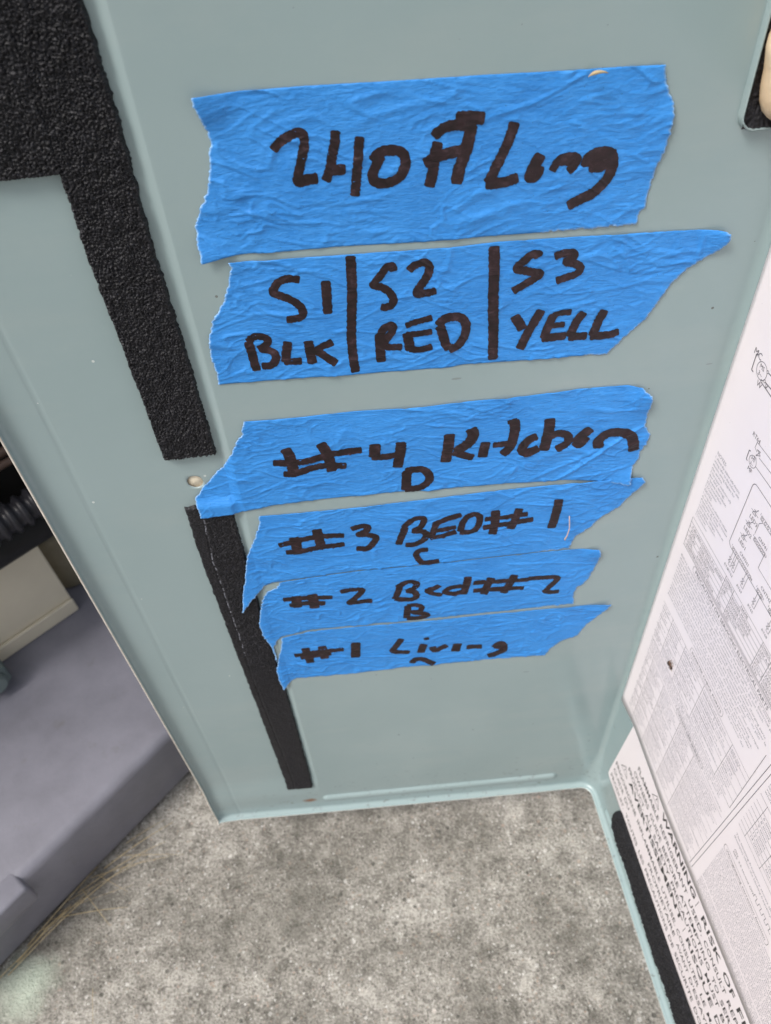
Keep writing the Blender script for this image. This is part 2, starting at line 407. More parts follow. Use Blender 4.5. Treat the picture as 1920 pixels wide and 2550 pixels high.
# ------------------------------------------------------------------ traced data, millimetres on the panel's inner face (x to the right, z up)
D = json.loads(r'''{"ink":{"240":[[2.82,[[131.68,491.81],[133.76,493.7],[137.07,495.23],[139.72,495.57],[140.84,494.33],[140.56,491.92],[139.59,489.03],[138.11,485.25],[137.1,482.23],[137.9,481.0]]],[3.3,[[137.3,481.53],
[140.34,482.1],[142.84,482.14]]],[2.85,[[150.11,494.68],[149.35,490.98],[148.33,488.09],[147.57,485.54],[146.29,482.57],[145.59,481.38]]],[3.29,[[146.71,484.09],[149.18,484.04],[151.42,483.88]]],
[2.9,[[156.83,492.3],[156.12,488.11],[155.02,481.6],[153.84,475.75]]],[3.17,[[160.23,485.71],[162.53,487.55],[165.67,487.95],[168.74,487.1],[169.89,485.1],[169.47,482.26],[167.87,479.73],
[165.05,478.53],[162.05,478.41],[159.99,479.6],[159.94,481.74],[161.13,484.07],[162.52,486.34]]],[3.74,[[185.61,494.95],[189.06,494.74],[193.01,494.19]]],[3.13,[[178.87,490.64],[180.64,492.11],
[183.63,493.07],[187.1,492.85],[190.58,492.01]]],[3.34,[[179.73,488.39],[179.02,486.02],[178.43,482.61],[177.83,479.11],[176.97,476.09]]],[3.74,[[189.58,492.12],[188.88,488.38],[187.65,484.1],
[186.12,480.25],[185.34,476.21]]],[3.3,[[175.89,483.28],[180.01,484.68],[184.08,485.48],[188.65,485.72]]],[3.2,[[202.28,491.73],[201.22,488.03],[199.86,484.77],[198.21,481.46],[196.53,478.08],
[195.15,475.38]]],[3.48,[[194.8,474.89],[197.69,474.73],[200.84,474.9],[203.95,475.6]]],[3.62,[[210.82,481.6],[209.37,478.98],[208.04,475.78],[209.73,475.59],[210.69,478.07]]],[2.59,[[214.97,476.83],
[216.22,479.0],[218.16,480.31],[221.28,480.22],[222.42,479.34],[221.6,477.39],[220.19,476.0]]],[2.72,[[216.98,479.17],[220.93,478.74]]],[4.09,[[225.7,477.2],[226.18,479.19],[229.04,480.24],
[231.97,479.72],[232.53,477.74],[230.06,476.73],[226.9,476.81]]],[3.49,[[232.67,480.25],[233.56,477.11],[233.16,473.53],[231.46,470.55],[228.1,467.69],[224.51,466.18],[221.4,464.88]]]],
"S":[[2.9,[[132.27,449.56],[129.03,450.25],[125.8,449.51],[123.93,447.72],[123.11,445.49],[124.9,444.38],[127.79,442.82],[130.57,440.37],[131.87,437.77],[131.13,435.4],[128.61,434.79],
[126.23,435.1]]],[3.34,[[141.17,447.59],[140.84,442.66],[140.28,435.76]]],[3.4,[[150.33,455.48],[149.89,447.38],[149.08,438.61],[148.1,431.31],[147.34,423.0],[147.14,415.61],[147.39,409.62]]],
[2.86,[[164.07,449.06],[163.65,450.69],[161.56,450.22],[159.27,447.37],[156.94,444.47],[159.48,443.27],[161.97,441.18],[163.38,438.31],[162.7,435.96],[160.5,435.32],[159.17,435.61]]],
[2.97,[[169.48,448.4],[171.37,449.98],[174.49,450.5],[176.11,449.0],[175.65,445.92],[173.44,442.7],[171.35,439.4],[174.12,439.05],[177.87,439.48]]],[3.32,[[110.98,427.21],[111.3,422.53],
[111.32,418.45],[111.55,415.31]]],[2.85,[[110.98,427.74],[113.5,429.35],[116.67,428.73],[117.98,426.93],[116.54,425.15],[114.13,424.15]]],[3.09,[[114.67,424.08],[117.26,423.06],[119.19,421.46],
[119.16,418.75],[117.19,416.61],[114.06,416.56]]],[3.31,[[124.61,425.39],[123.57,421.54],[122.46,417.61]]],[2.99,[[122.29,417.29],[125.2,417.1],[127.99,416.85]]],[3.42,[[131.98,424.73],
[131.92,419.73],[132.12,415.59]]],[2.81,[[140.15,423.5],[136.63,422.12],[133.61,420.51]]],[3.22,[[134.2,420.77],[137.16,417.65],[140.45,414.45]]],[3.59,[[157.65,424.26],[157.31,418.32],
[157.29,412.83]]],[2.92,[[157.44,423.64],[159.33,426.64],[161.9,427.91],[162.51,426.22],[160.75,423.19],[158.53,419.5],[161.56,418.42],[164.92,417.97]]],[2.49,[[167.36,426.88],[170.99,428.0],
[176.25,428.91]]],[2.55,[[167.16,423.0],[170.78,422.85],[176.1,423.13]]],[3.68,[[167.45,423.29],[167.83,419.59],[168.25,416.5]]],[2.82,[[168.25,416.5],[172.21,415.96],[175.93,416.69]]],
[3.49,[[179.27,425.01],[180.24,421.69],[181.21,417.5],[182.37,415.28]]],[3.41,[[178.81,425.85],[181.68,428.21],[186.38,427.83],[188.63,424.57],[188.11,419.84],[186.05,416.03],[182.78,415.06]]],
[3.73,[[197.79,453.19],[198.13,443.52],[198.19,432.58],[198.74,420.85],[198.89,408.4]]],[3.03,[[212.84,449.02],[211.05,449.23],[208.63,447.47],[205.92,444.68],[209.56,443.18],[213.88,441.58],
[211.75,439.7],[207.34,437.35],[205.3,436.14]]],[3.35,[[212.3,449.42],[213.02,448.31]]],[2.98,[[218.81,447.62],[221.3,448.21],[224.83,447.92],[224.7,446.22],[222.58,445.09],[226.27,443.8],
[227.82,441.64],[226.09,439.72],[220.23,438.28]]],[3.76,[[206.37,425.39],[208.27,421.99],[209.3,419.86]]],[3.52,[[215.57,426.53],[213.11,421.36],[210.72,416.02],[209.04,411.68]]],[3.34,[[220.39,424.2],
[219.01,420.59],[217.62,415.1]]],[2.54,[[220.39,424.2],[223.03,424.95],[226.45,424.74]]],[2.41,[[219.43,419.73],[224.58,419.86]]],[3.24,[[217.23,414.74],[221.27,414.86],[225.45,414.88]]],
[3.35,[[231.2,423.74],[229.04,420.07],[227.23,414.65]]],[3.45,[[227.3,413.98],[233.27,413.84]]],[3.5,[[238.73,423.55],[237.34,419.79],[235.92,413.9]]],[3.3,[[235.43,413.39],[240.38,413.06],
[245.17,413.91]]]],"4":[[4.71,[[115.26,374.77],[116.29,371.1],[116.55,365.06],[116.21,360.29]]],[4.57,[[129.85,375.66],[131.41,371.27],[132.19,365.19],[132.4,360.35]]],[3.48,[[109.45,368.34],
[114.16,367.6],[121.57,367.29],[129.21,368.65],[136.81,370.01],[145.48,370.1]]],[3.57,[[112.62,361.48],[117.46,360.97],[124.06,363.0],[130.41,363.56],[138.27,361.97]]],[4.79,[[151.5,371.92],
[151.27,369.03],[150.68,365.73]]],[3.38,[[150.01,365.15],[154.36,364.72],[160.64,365.03]]],[4.43,[[162.26,371.52],[161.62,365.73],[160.05,358.17]]],[4.31,[[163.86,354.43],[163.28,348.54],
[162.97,343.99]]],[3.77,[[163.74,354.94],[167.27,355.26],[170.76,354.51],[173.27,350.94],[172.65,347.02],[168.96,344.04],[162.82,343.91]]],[4.59,[[182.19,372.73],[181.81,367.79],[181.06,362.32],
[180.46,358.13]]],[4.86,[[191.28,374.49],[192.01,370.79],[189.67,366.59],[185.22,363.37]]],[3.8,[[184.18,362.78],[188.34,360.24],[191.84,358.55]]],[4.3,[[197.23,365.89],[196.65,361.78],
[196.18,358.54]]],[4.24,[[208.89,376.26],[209.27,371.78],[208.59,365.53],[207.09,361.11],[204.98,358.6]]],[2.36,[[206.35,375.94],[209.68,376.41]]],[3.26,[[200.87,364.13],[204.86,364.25],
[210.0,364.86]]],[4.18,[[218.37,366.34],[215.18,364.71],[212.84,360.22],[214.94,358.0],[219.37,359.68]]],[4.63,[[223.42,374.98],[223.44,368.75],[222.88,363.35],[222.23,358.77]]],[3.79,[[223.77,365.06],
[227.37,366.98],[231.54,365.26],[231.99,361.03],[227.87,358.37]]],[4.78,[[235.76,360.92],[238.0,364.28],[240.72,367.24]]],[4.2,[[235.76,360.92],[237.57,359.24],[239.58,362.65]]],[4.66,[[245.77,356.56],
[245.59,360.35],[249.14,363.69],[254.74,363.3],[258.82,360.94],[260.75,356.62],[261.66,352.19]]]],"3":[[5.03,[[109.9,320.49],[110.27,316.54],[110.0,311.3],[109.98,309.34]]],[4.63,[[120.97,324.07],
[121.1,319.8],[121.28,312.82]]],[3.48,[[102.7,316.58],[107.61,317.45],[113.39,318.59],[120.21,319.36],[132.35,318.08]]],[3.32,[[105.1,310.85],[112.19,310.73],[120.25,311.5],[131.92,311.8]]],
[3.4,[[136.94,321.87],[140.66,322.99],[144.05,322.4],[143.11,319.35],[139.56,317.41],[143.42,316.56],[147.27,314.15],[145.7,310.22],[142.58,307.22],[137.92,307.61]]],[3.55,[[161.08,318.76],
[159.58,313.88],[157.52,307.67]]],[3.1,[[160.6,319.35],[163.58,322.79],[166.77,324.56],[169.97,324.01],[168.93,319.33],[165.16,316.18]]],[3.41,[[164.53,316.1],[168.92,315.33],[170.91,312.27],
[169.32,308.63],[165.37,306.15],[161.19,306.3]]],[2.95,[[174.58,319.48],[180.37,321.86],[186.92,323.52]]],[2.88,[[174.26,314.11],[179.02,314.72],[184.41,315.5]]],[3.08,[[172.87,309.48],
[178.96,310.37],[184.4,312.33]]],[3.2,[[175.32,319.17],[174.27,314.59],[173.33,309.89]]],[3.32,[[186.82,312.39],[187.88,317.94],[190.35,321.92],[194.08,322.67],[195.9,319.57],[194.75,313.9],
[191.74,311.05],[186.95,311.6]]],[4.16,[[202.97,323.28],[203.04,316.28],[201.92,308.29]]],[4.0,[[213.9,322.81],[212.51,316.54],[210.62,310.18]]],[3.18,[[198.56,318.46],[206.1,318.57],
[217.72,318.83]]],[3.38,[[197.75,313.09],[206.95,313.7],[220.54,314.69]]],[4.3,[[231.78,326.16],[231.55,318.9],[230.23,307.25]]],[3.08,[[170.89,301.13],[167.1,300.79],[165.49,298.2],
[166.83,293.79],[169.07,291.48],[176.04,291.58]]]],"2":[[5.15,[[103.75,275.58],[102.97,266.81]]],[5.21,[[111.97,275.52],[111.65,264.55]]],[3.43,[[97.42,274.23],[110.12,273.29],[121.25,271.64]]],
[3.78,[[99.92,269.01],[109.5,269.02],[116.98,267.22]]],[3.44,[[126.59,275.24],[131.86,275.96],[137.13,274.94],[134.33,270.12],[129.61,265.26],[133.82,264.96],[140.99,264.93]]],[3.48,[[156.17,274.14],
[154.59,268.26],[153.11,264.35]]],[3.41,[[154.95,274.17],[160.63,277.53],[164.8,275.32],[163.42,271.72],[159.64,269.88]]],[3.52,[[159.64,269.88],[163.28,268.45],[164.23,264.29],[161.13,262.25],
[153.41,264.08]]],[3.15,[[169.34,268.48],[173.54,269.98],[175.98,271.01],[172.12,268.52],[170.01,267.77],[173.42,264.77],[177.25,263.44]]],[3.38,[[187.4,268.82],[181.84,268.16],[179.16,265.42],
[183.2,262.87],[188.12,264.27]]],[4.1,[[190.81,275.44],[189.83,268.58],[188.62,262.06]]],[4.3,[[202.56,272.77],[200.67,266.51],[199.22,260.35]]],[4.32,[[214.49,272.77],[212.53,266.55],
[209.35,259.57]]],[3.38,[[193.97,270.66],[205.43,269.62],[215.91,268.54],[221.86,267.98]]],[3.43,[[194.08,263.7],[205.68,263.22],[219.48,261.62]]],[3.45,[[222.17,268.5],[229.15,268.32],
[236.81,266.87],[235.29,262.21],[231.65,257.04],[233.82,255.08],[238.48,254.89]]],[3.72,[[159.38,256.53],[158.73,250.75],[158.28,246.07]]],[3.1,[[159.41,257.13],[164.0,256.82],[166.62,254.48],
[165.21,251.31],[161.04,250.9]]],[3.6,[[162.31,250.4],[167.83,248.04],[169.06,245.78],[164.23,244.6],[158.82,245.32]]]],"1":[[4.76,[[101.18,227.23],[101.74,220.61],[101.97,212.87]]],
[4.96,[[110.52,227.2],[110.6,221.21],[110.4,215.54]]],[3.79,[[94.8,221.49],[102.63,222.06],[111.46,222.65],[121.47,221.87]]],[3.63,[[97.68,218.32],[105.55,218.89],[114.06,219.2]]],[5.44,[[129.02,226.57],
[127.66,213.05]]],[3.89,[[154.26,225.5],[150.96,218.79],[148.79,214.47],[152.65,212.74],[157.71,210.88]]],[4.65,[[166.44,217.48],[164.55,209.66]]],[2.55,[[167.01,223.31],[169.29,223.65]]],
[4.19,[[171.3,213.91],[172.91,210.01],[179.13,213.79]]],[5.16,[[185.5,214.12],[184.25,207.27]]],[4.23,[[191.83,210.22],[198.81,209.16]]],[2.91,[[192.21,211.28],[191.93,208.06]]],[2.91,[[197.77,210.8],
[198.15,207.3]]],[5.01,[[207.18,206.94],[209.23,210.06],[211.48,208.16],[211.73,202.36],[208.08,199.5],[203.79,198.23]]],[4.27,[[207.4,207.32],[211.11,205.81]]],[4.08,[[159.17,199.86],
[161.01,202.56],[164.92,202.44],[171.42,196.4]]]]},"tape":{"240":[["e",[[111.87,508.31],[127.52,508.16],[144.04,507.62],[170.02,506.35],[192.54,505.53],[215.15,504.41],[244.5,503.25]]],
["t",[[245.08,500.41],[247.15,495.44],[248.9,493.31],[249.91,489.12],[249.85,484.8],[249.03,477.44],[247.41,473.58],[247.13,468.44],[246.72,461.68],[245.01,458.78],[244.77,455.65]]],
["e",[[213.44,456.53],[193.95,457.3],[175.23,457.7],[144.79,459.51],[128.25,459.81],[117.82,460.5],[111.02,460.34],[102.46,459.4]]],["t",[[102.6,464.55],[103.47,470.91],[105.67,475.6],
[110.44,482.94],[112.05,488.52],[113.81,494.77],[113.65,499.34],[112.74,503.42],[112.06,506.02]]]],"S":[["e",[[110.68,458.25],[129.15,457.44],[149.29,456.43],[183.11,454.78],[200.0,454.9],
[225.18,453.61],[250.47,452.32],[272.89,450.97],[275.76,450.35]]],["t",[[277.16,449.19],[277.29,447.17],[275.33,443.61],[268.64,439.19],[264.29,435.44],[260.61,430.72],[257.88,424.26],
[253.68,416.88],[247.81,411.01],[242.8,404.08]]],["e",[[234.41,404.86],[207.87,405.9],[187.9,406.98],[182.72,406.21],[148.69,407.96],[126.84,409.34],[96.15,410.49]]],["t",[[97.0,415.36],
[96.37,421.91],[97.25,429.05],[100.71,437.52],[106.39,444.69],[109.89,452.4],[111.11,456.63]]]],"4":[["e",[[101.6,391.61],[122.21,390.61],[145.72,390.43],[173.05,388.88],[188.15,389.13],
[212.86,388.39],[233.69,389.03],[253.32,388.04],[259.55,386.35]]],["t",[[264.02,381.45],[263.91,376.9],[264.3,365.85],[267.48,359.77],[266.69,354.83],[265.11,350.13],[265.09,346.3],
[263.61,342.63],[263.05,336.48],[263.57,331.28]]],["e",[[252.69,334.59],[233.78,338.66],[224.26,338.94],[207.34,340.67],[184.88,341.54],[171.72,341.41],[160.6,342.73],[118.65,343.8],
[104.86,343.53],[86.47,340.89],[72.08,340.71]]],["t",[[72.56,351.49],[79.22,359.55],[88.1,367.86],[93.8,376.29],[96.74,381.56],[99.61,385.21],[100.83,389.45]]]],"3":[["e",[[97.27,337.2],
[111.84,336.58],[135.4,335.76],[171.37,336.04],[190.8,336.47],[221.05,336.4],[251.46,335.55],[268.59,334.83]]],["t",[[270.15,332.27],[268.1,327.41],[263.84,320.92],[261.92,316.6],[252.7,309.76],
[249.6,304.25],[243.12,298.6],[241.01,292.93],[240.96,289.86]]],["e",[[224.65,290.0],[184.58,290.1],[158.07,290.55],[136.41,291.4],[109.01,290.11],[94.64,289.26],[90.15,287.5]]],["t",[[84.67,280.87],
[75.63,269.47],[77.49,279.21],[82.43,296.1],[85.61,308.56],[91.64,321.6],[96.36,332.5]]]],"2":[["e",[[98.03,288.29],[108.86,289.17],[136.31,290.45],[158.01,289.61],[184.58,288.99],[224.74,288.9],
[241.11,288.43],[255.93,286.54]]],["t",[[256.91,283.86],[256.97,276.16],[255.36,269.88],[254.13,263.36],[251.23,258.04],[248.28,256.15],[247.37,249.19],[248.53,240.9]]],["e",[[228.42,241.53],
[199.24,242.12],[168.42,242.67],[138.19,243.88],[105.93,244.78],[90.49,241.39],[88.07,238.74]]],["t",[[84.85,233.01],[84.71,226.06],[84.13,219.02],[83.58,233.28],[81.33,244.48],[81.0,254.87],
[83.67,265.35],[86.63,275.35],[90.14,282.17],[95.26,283.86]]]],"1":[["e",[[90.43,239.83],[105.71,243.28],[138.04,242.19],[168.36,240.77],[199.28,240.22],[228.58,239.44],[258.09,237.89],
[269.34,237.53]]],["t",[[265.42,228.04],[257.77,217.74],[254.3,208.63],[245.42,205.05],[239.78,198.12],[237.08,191.24]]],["e",[[200.42,193.91],[152.8,195.49],[141.0,194.96],[109.27,195.28],
[91.91,196.94]]],["t",[[88.01,194.6],[84.39,189.84],[82.24,185.59],[81.46,196.11],[81.97,208.2],[85.93,222.86],[89.09,233.32]]]]},"cr":{"240":[[0.28,1.1,[[222.86,504.01],[217.0,500.68],
[207.16,496.54],[200.84,495.59],[195.96,494.48],[192.04,493.26]]],[0.22,2.2,[[188.0,503.37],[184.17,500.9],[178.36,499.71],[169.63,499.25],[162.28,498.2],[154.79,496.22]]],[0.22,2.4,[[206.55,467.94],
[198.04,465.6],[188.31,463.64],[179.6,462.95]]],[0.18,1.5,[[144.6,473.01],[158.67,473.79],[167.15,475.19]]],[0.2,1.6,[[110.88,483.79],[114.59,484.27],[119.71,483.03]]],[0.2,1.4,[[110.13,476.94],
[117.2,475.66],[122.25,473.17],[130.22,470.79]]],[0.15,1.4,[[219.62,490.39],[226.47,491.56],[236.55,490.98],[247.39,489.39]]],[0.15,1.4,[[234.31,472.88],[240.97,474.24],[247.25,474.59]]],
[0.2,1.6,[[235.58,457.3],[240.58,460.73],[247.01,461.68]]]],"S":[[0.2,1.2,[[109.53,448.36],[118.69,450.1],[128.25,451.77]]],[0.2,1.3,[[105.16,440.6],[112.59,438.11],[121.62,437.86],
[130.77,434.82]]],[0.18,1.3,[[97.56,429.01],[105.56,430.53],[114.96,431.21]]],[0.2,1.4,[[232.99,431.91],[244.2,432.74],[255.21,434.31]]],[0.25,2.0,[[249.14,445.68],[258.51,443.87],[265.81,440.19]]],
[0.3,1.6,[[268.62,450.13],[268.65,444.72],[268.5,439.86]]],[0.15,1.3,[[149.91,437.29],[160.71,438.34],[168.75,438.53],[182.67,439.18]]]],"4":[[0.5,1.8,[[264.69,365.72],[257.78,361.74],
[249.65,355.48],[243.36,349.7],[234.79,343.09],[228.66,338.97]]],[0.3,2.0,[[246.19,355.07],[236.19,349.85],[223.12,343.95],[216.13,340.48]]],[0.3,1.4,[[263.74,343.53],[251.87,340.37],
[237.42,339.1]]],[0.15,1.2,[[90.92,369.13],[100.94,366.67],[108.66,368.04]]],[0.18,1.2,[[100.65,352.39],[108.94,355.62],[114.5,358.33]]],[0.15,1.2,[[147.29,376.27],[157.71,377.12],[168.79,380.26]]]],
"3":[[0.2,1.3,[[96.29,328.38],[107.33,328.94],[123.68,328.59]]],[0.25,1.2,[[123.98,305.17],[131.88,303.73],[139.43,304.18]]],[0.2,1.3,[[95.32,299.35],[103.89,294.9],[109.02,290.08]]],
[0.2,1.2,[[171.67,301.19],[191.26,296.63],[210.91,298.22],[227.31,298.34]]],[0.2,1.2,[[209.43,327.19],[228.34,323.12],[247.1,322.71]]],[0.15,1.0,[[137.44,289.57],[150.03,291.06],[166.11,292.84]]]],
"2":[[0.2,1.2,[[211.73,282.33],[232.3,279.62],[256.94,273.99]]],[0.2,1.2,[[103.17,283.3],[108.44,286.27],[118.01,286.42]]],[0.2,1.3,[[94.88,263.05],[108.39,261.42],[120.88,261.09]]],
[0.2,1.2,[[85.46,262.77],[92.14,258.12],[106.33,247.33]]]],"1":[[0.2,1.2,[[206.95,229.4],[229.33,230.09],[263.03,229.8]]],[0.2,1.2,[[88.29,224.79],[94.5,213.22],[107.09,205.16]]]]},"foam":{"strip":{"L":[[85.3,545.53],
[68.67,489.99],[67.61,466.68],[65.66,374.86]],"R":[[91.35,545.0],[90.4,532.78],[90.38,522.48],[90.11,503.32],[88.38,464.18],[87.99,414.79],[87.1,374.88]]},"low":{"L":[[66.15,346.95],
[64.33,310.05],[63.3,240.82],[60.6,43.65]],"R":[[86.29,344.84],[85.24,312.24],[83.63,252.07],[83.0,184.45],[79.23,44.06]]},"block":{"R":[[85.3,545.53],[68.62,490.47]],"bottom":[[51.45,491.55],
[68.4,490.49]]}},"seam":[[73.29,345.49],[69.77,309.05],[69.07,276.73],[68.27,239.76],[66.88,206.26],[66.69,187.79]],"crease":[[27.71,402.41],[22.84,183.65]]}''')

# ------------------------------------------------------------------ ground
GZ = -0.040
def build_ground():
    xs = np.concatenate([[-30, -8, -2], np.linspace(-.6, .8, 180), [2, 8, 30]])
    ys = np.concatenate([[-30, -8, -2], np.linspace(-.6, .7, 170), [2, 8, 30]])
    X, Y = np.meshgrid(xs, ys, indexing='ij')
    Z = (vnoise(X * 14, Y * 14, 3) - .5) * .0022 + (vnoise(X * 50, Y * 50, 4) - .5) * .0003
    me = mesh("ground", np.stack([X.ravel(), Y.ravel(), Z.ravel()], 1), grid_faces(len(xs), len(ys)))
    o = link("ground", me, None, [M['conc']])
    o.location = (0, 0, GZ)
    tag(o, "rough speckled grey concrete slab under the open panel", "concrete", kind='structure')
build_ground()

# ------------------------------------------------------------------ the service panel: one bent sheet
X0, FL, RB = .292, math.radians(2.6), .0035
TURN = math.pi / 2 - FL
TL = RB * math.tan(TURN / 2)
XF = X0 - TL                               # main face is flat up to here
ARC = RB * TURN
SD = np.array([math.sin(FL), -math.cos(FL), 0])    # along the side face, towards the viewer
SN = np.array([-math.cos(FL), -math.sin(FL), 0])   # side face's inner normal

def bend_r(z):
    """the bend opens out towards the lower lip"""
    return RB + .0085 * (1 - sstep(.000, .060, z + .007))

def prof(s, z=None):
    """position and inner normal along the sheet's horizontal section; s runs from the left edge"""
    s = np.asarray(s, float)
    r = np.full(s.shape, RB) if z is None else bend_r(np.asarray(z, float))
    tl = r * math.tan(TURN / 2)
    xf = X0 - tl
    P = np.zeros(s.shape + (3,)); N = np.zeros(s.shape + (3,))
    a = s <= XF
    P[a, 0] = np.where(s[a] > .25, .25 + (s[a] - .25) * (xf[a] - .25) / (XF - .25), s[a]); N[a, 1] = -1
    b = (s > XF) & (s < XF + ARC)
    t = (s[b] - XF) / RB
    P[b, 0] = xf[b] + r[b] * np.sin(t); P[b, 1] = -r[b] * (1 - np.cos(t))
    N[b, 0] = -np.sin(t); N[b, 1] = -np.cos(t)
    c = s >= XF + ARC
    d = s[c] - XF - ARC + TL
    d = np.where(d < .04, .04 - (.04 - d) * (.04 - tl[c]) / (.04 - TL), d)
    P[c] = np.array([X0, 0, 0]) + d[:, None] * SD
    N[c] = SN
    return P, N

def side(sm, zm, off=0.0):
    """point on the side face: sm from the virtual corner, zm up, off towards the viewer's left (metres)"""
    p = np.array([X0, 0, 0]) + sm * SD + off * SN
    return np.array([p[0], p[1], zm])

def step_x(z):
    return .0795 + (z - .043) * .0215 + np.where(z > .3, .0022, 0) * sstep(.25, .4, z)

def emboss(s, z):
    """raised detail of the pressed sheet, metres towards the viewer"""
    q = np.clip((s - step_x(z)) / .0042, 0, 1)
    e = .0021 * (.75 * q + .25 * q * q * (3 - 2 * q) - 1)
    e = e * sstep(.030, .065, z)
    cx = .0228 + (z - .1836) * .0222
    e = e + np.where(s < cx, (cx - s) * .05, 0) - .0003 * np.exp(-((s - cx) / .0007) ** 2)
    zb = .0215 - (s - .087) * .0505           # lower bead
    d = np.hypot(np.maximum(np.maximum(.088 - s, s - .259), 0), z - zb)
    e = e + .0021 * np.sqrt(np.clip(1 - (d / .0042) ** 2, 0, 1))
    ss = s - XF - ARC + TL
    d = np.hypot(np.maximum(np.maximum(.026 - ss, ss - .30), 0), z - .0028)
    e = e + (vnoise(s * 9, z * 7, 5) - .5) * .0010 * (1 - sstep(.25, .28, s))
    e = e + np.where(s > XF + ARC, .0017 * np.sqrt(np.clip(1 - (d / .0030) ** 2, 0, 1)), 0)
    return e

def zbot(s):
    return .0095 - .0165 * np.clip(s / .282, 0, 1)

def build_panel():
    RL = .0022
    th = np.radians([0, 18, 36, 54, 72])
    lipx = np.concatenate([[0.0], RL * (1 - np.cos(th))])
    lipo = np.concatenate([[RL + .0012], RL * (1 - np.sin(th))])
    sv = np.concatenate([np.arange(.003, .070, .0012), np.arange(.070, .098, .0004), np.arange(.098, XF, .0016),
                         np.linspace(XF, XF + ARC, 9), XF + ARC + np.arange(.001, .030, .001), XF + ARC + np.arange(.030, .46, .004)])
    sv = sv[np.concatenate([[True], np.diff(sv) > 1e-4])];
    S = np.concatenate([lipx, sv]); SO = np.concatenate([lipo, np.zeros(len(sv))])
    tv = np.concatenate([np.arange(.0025, .045, .0006), np.arange(.045, .35, .003), np.arange(.35, .3745, .0005), np.arange(.3745, .67, .003)])
    tv = tv[np.concatenate([[True], np.diff(tv) > 2e-4])]
    Tz = np.concatenate([lipx, tv]); TO = np.concatenate([lipo * 1.25, np.zeros(len(tv))])
    ns, nt = len(S), len(Tz)
    SS, TT = np.meshgrid(S, Tz, indexing='ij')
    Z = zbot(SS) + TT * 1.0
    xl = .0022 + .0205 * np.clip(Z, 0, 1)             # the left edge leans a little
    SS = np.where(SS < .060, xl + SS * (.060 - xl) / .060, SS)
    P, N = prof(SS.ravel(), Z.ravel())
    off = (SO[:, None] + TO[None, :]).ravel() + emboss(SS, Z).ravel()
    V = P + N * off[:, None]
    V[:, 2] = Z.ravel()
    # drilled hole: take out a square of cells and fill it with rings round a circle
    hx, hz, hr = .0744, .3599, .0032
    inside = (np.abs(SS - hx) < .0046) & (np.abs(Z - hz) < .0046)
    ii = np.where(inside.any(1))[0]; jj = np.where(inside.any(0))[0]
    i0, i1, j0, j1 = ii[0], ii[-1], jj[0], jj[-1]
    F = []
    for i in range(ns - 1):
        for j in range(nt - 1):
            if i0 <= i < i1 and j0 <= j < j1:
                continue
            F.append((i * nt + j, (i + 1) * nt + j, (i + 1) * nt + j + 1, i * nt + j + 1))
    loop = [(i, j0) for i in range(i0, i1)] + [(i1, j) for j in range(j0, j1)] + [(i, j1) for i in range(i1, i0, -1)] + [(i0, j) for j in range(j1, j0, -1)]
    V = V.tolist(); base = [i * nt + j for i, j in loop]
    prev = base
    for k in (1, 2, 3):
        ring = []
        for b in base:
            p = Vector(V[b]); d = Vector((p.x - hx, 0, p.z - hz)); r = d.length
            t = k / 3.0
            q = d.normalized() * (r + (hr - r) * t)
            V.append((hx + q.x, p.y + (.0004 if k == 3 else 0), hz + q.z)); ring.append(len(V) - 1)
        m = len(base)
        for a in range(m):
            F.append((prev[a], prev[(a + 1) % m], ring[(a + 1) % m], ring[a]))
        prev = ring
    me = mesh("service_panel", V, F)
    o = link("service_panel", me, None, [M['panel'], M['cut']])
    so = o.modifiers.new("sheet", 'SOLIDIFY')
    so.thickness = .0009; so.offset = -1.0; so.use_rim = True; so.material_offset_rim = 1
    tag(o, "grey-green bent sheet-metal service panel with blue tapes and labels on its inner face", "metal panel")
    return o
panel = build_panel()
def plug():  # beige disc added so the hole looks pale instead of dark
    V = [(.0744, .0032, .3599)] + [(.0744 + .0036 * math.cos(t), .0031, .3599 + .0036 * math.sin(t)) for t in np.linspace(0, 2 * math.pi, 24, endpoint=False)] + [(.0744 + .0036 * math.cos(t), .007, .3599 + .0036 * math.sin(t)) for t in np.linspace(0, 2 * math.pi, 24, endpoint=False)]
    F = [(0, 1 + i, 1 + (i + 1) % 24) for i in range(24)] + [(1 + i, 25 + i, 25 + (i + 1) % 24, 1 + (i + 1) % 24) for i in range(24)]
    link("added_plug", mesh("added_plug", V, F), panel, [M['cream']])
plug()

# ------------------------------------------------------------------ foam gaskets on the panel's inner face
def lerp_edge(pts, z):
    p = sorted([(b, a) for a, b in pts])
    zz, xx = np.array([q[0] for q in p]), np.array([q[1] for q in p])
    x = np.interp(z, zz, xx)
    x = np.where(z > zz[-1], xx[-1] + (z - zz[-1]) * (xx[-1] - xx[-2]) / (zz[-1] - zz[-2]), x)
    return x

def bumps(x, z, cell, s):
    """open pored rubber: irregular grains with deep crevices, 0..1"""
    wx = (vnoise(x / cell / 1.6, z / cell / 1.6, s + 50) - .5) * cell * .9
    wz = (vnoise(x / cell / 1.6 + 40, z / cell / 1.6, s + 51) - .5) * cell * .9
    a = worley((x + wx) / cell, (z + wz) / (cell * .85), s)
    b = worley((x + wz) / (cell * .5) + 9, (z - wx) / (cell * .5), s + 3)
    return np.clip(1.02 - a * 1.3, 0, 1) ** 1.2 * .75 + np.clip(1 - b * 1.2, 0, 1) * .35 + (vnoise(x / cell / 2.5, z / cell / 2.5, s + 9) - .5) * .35

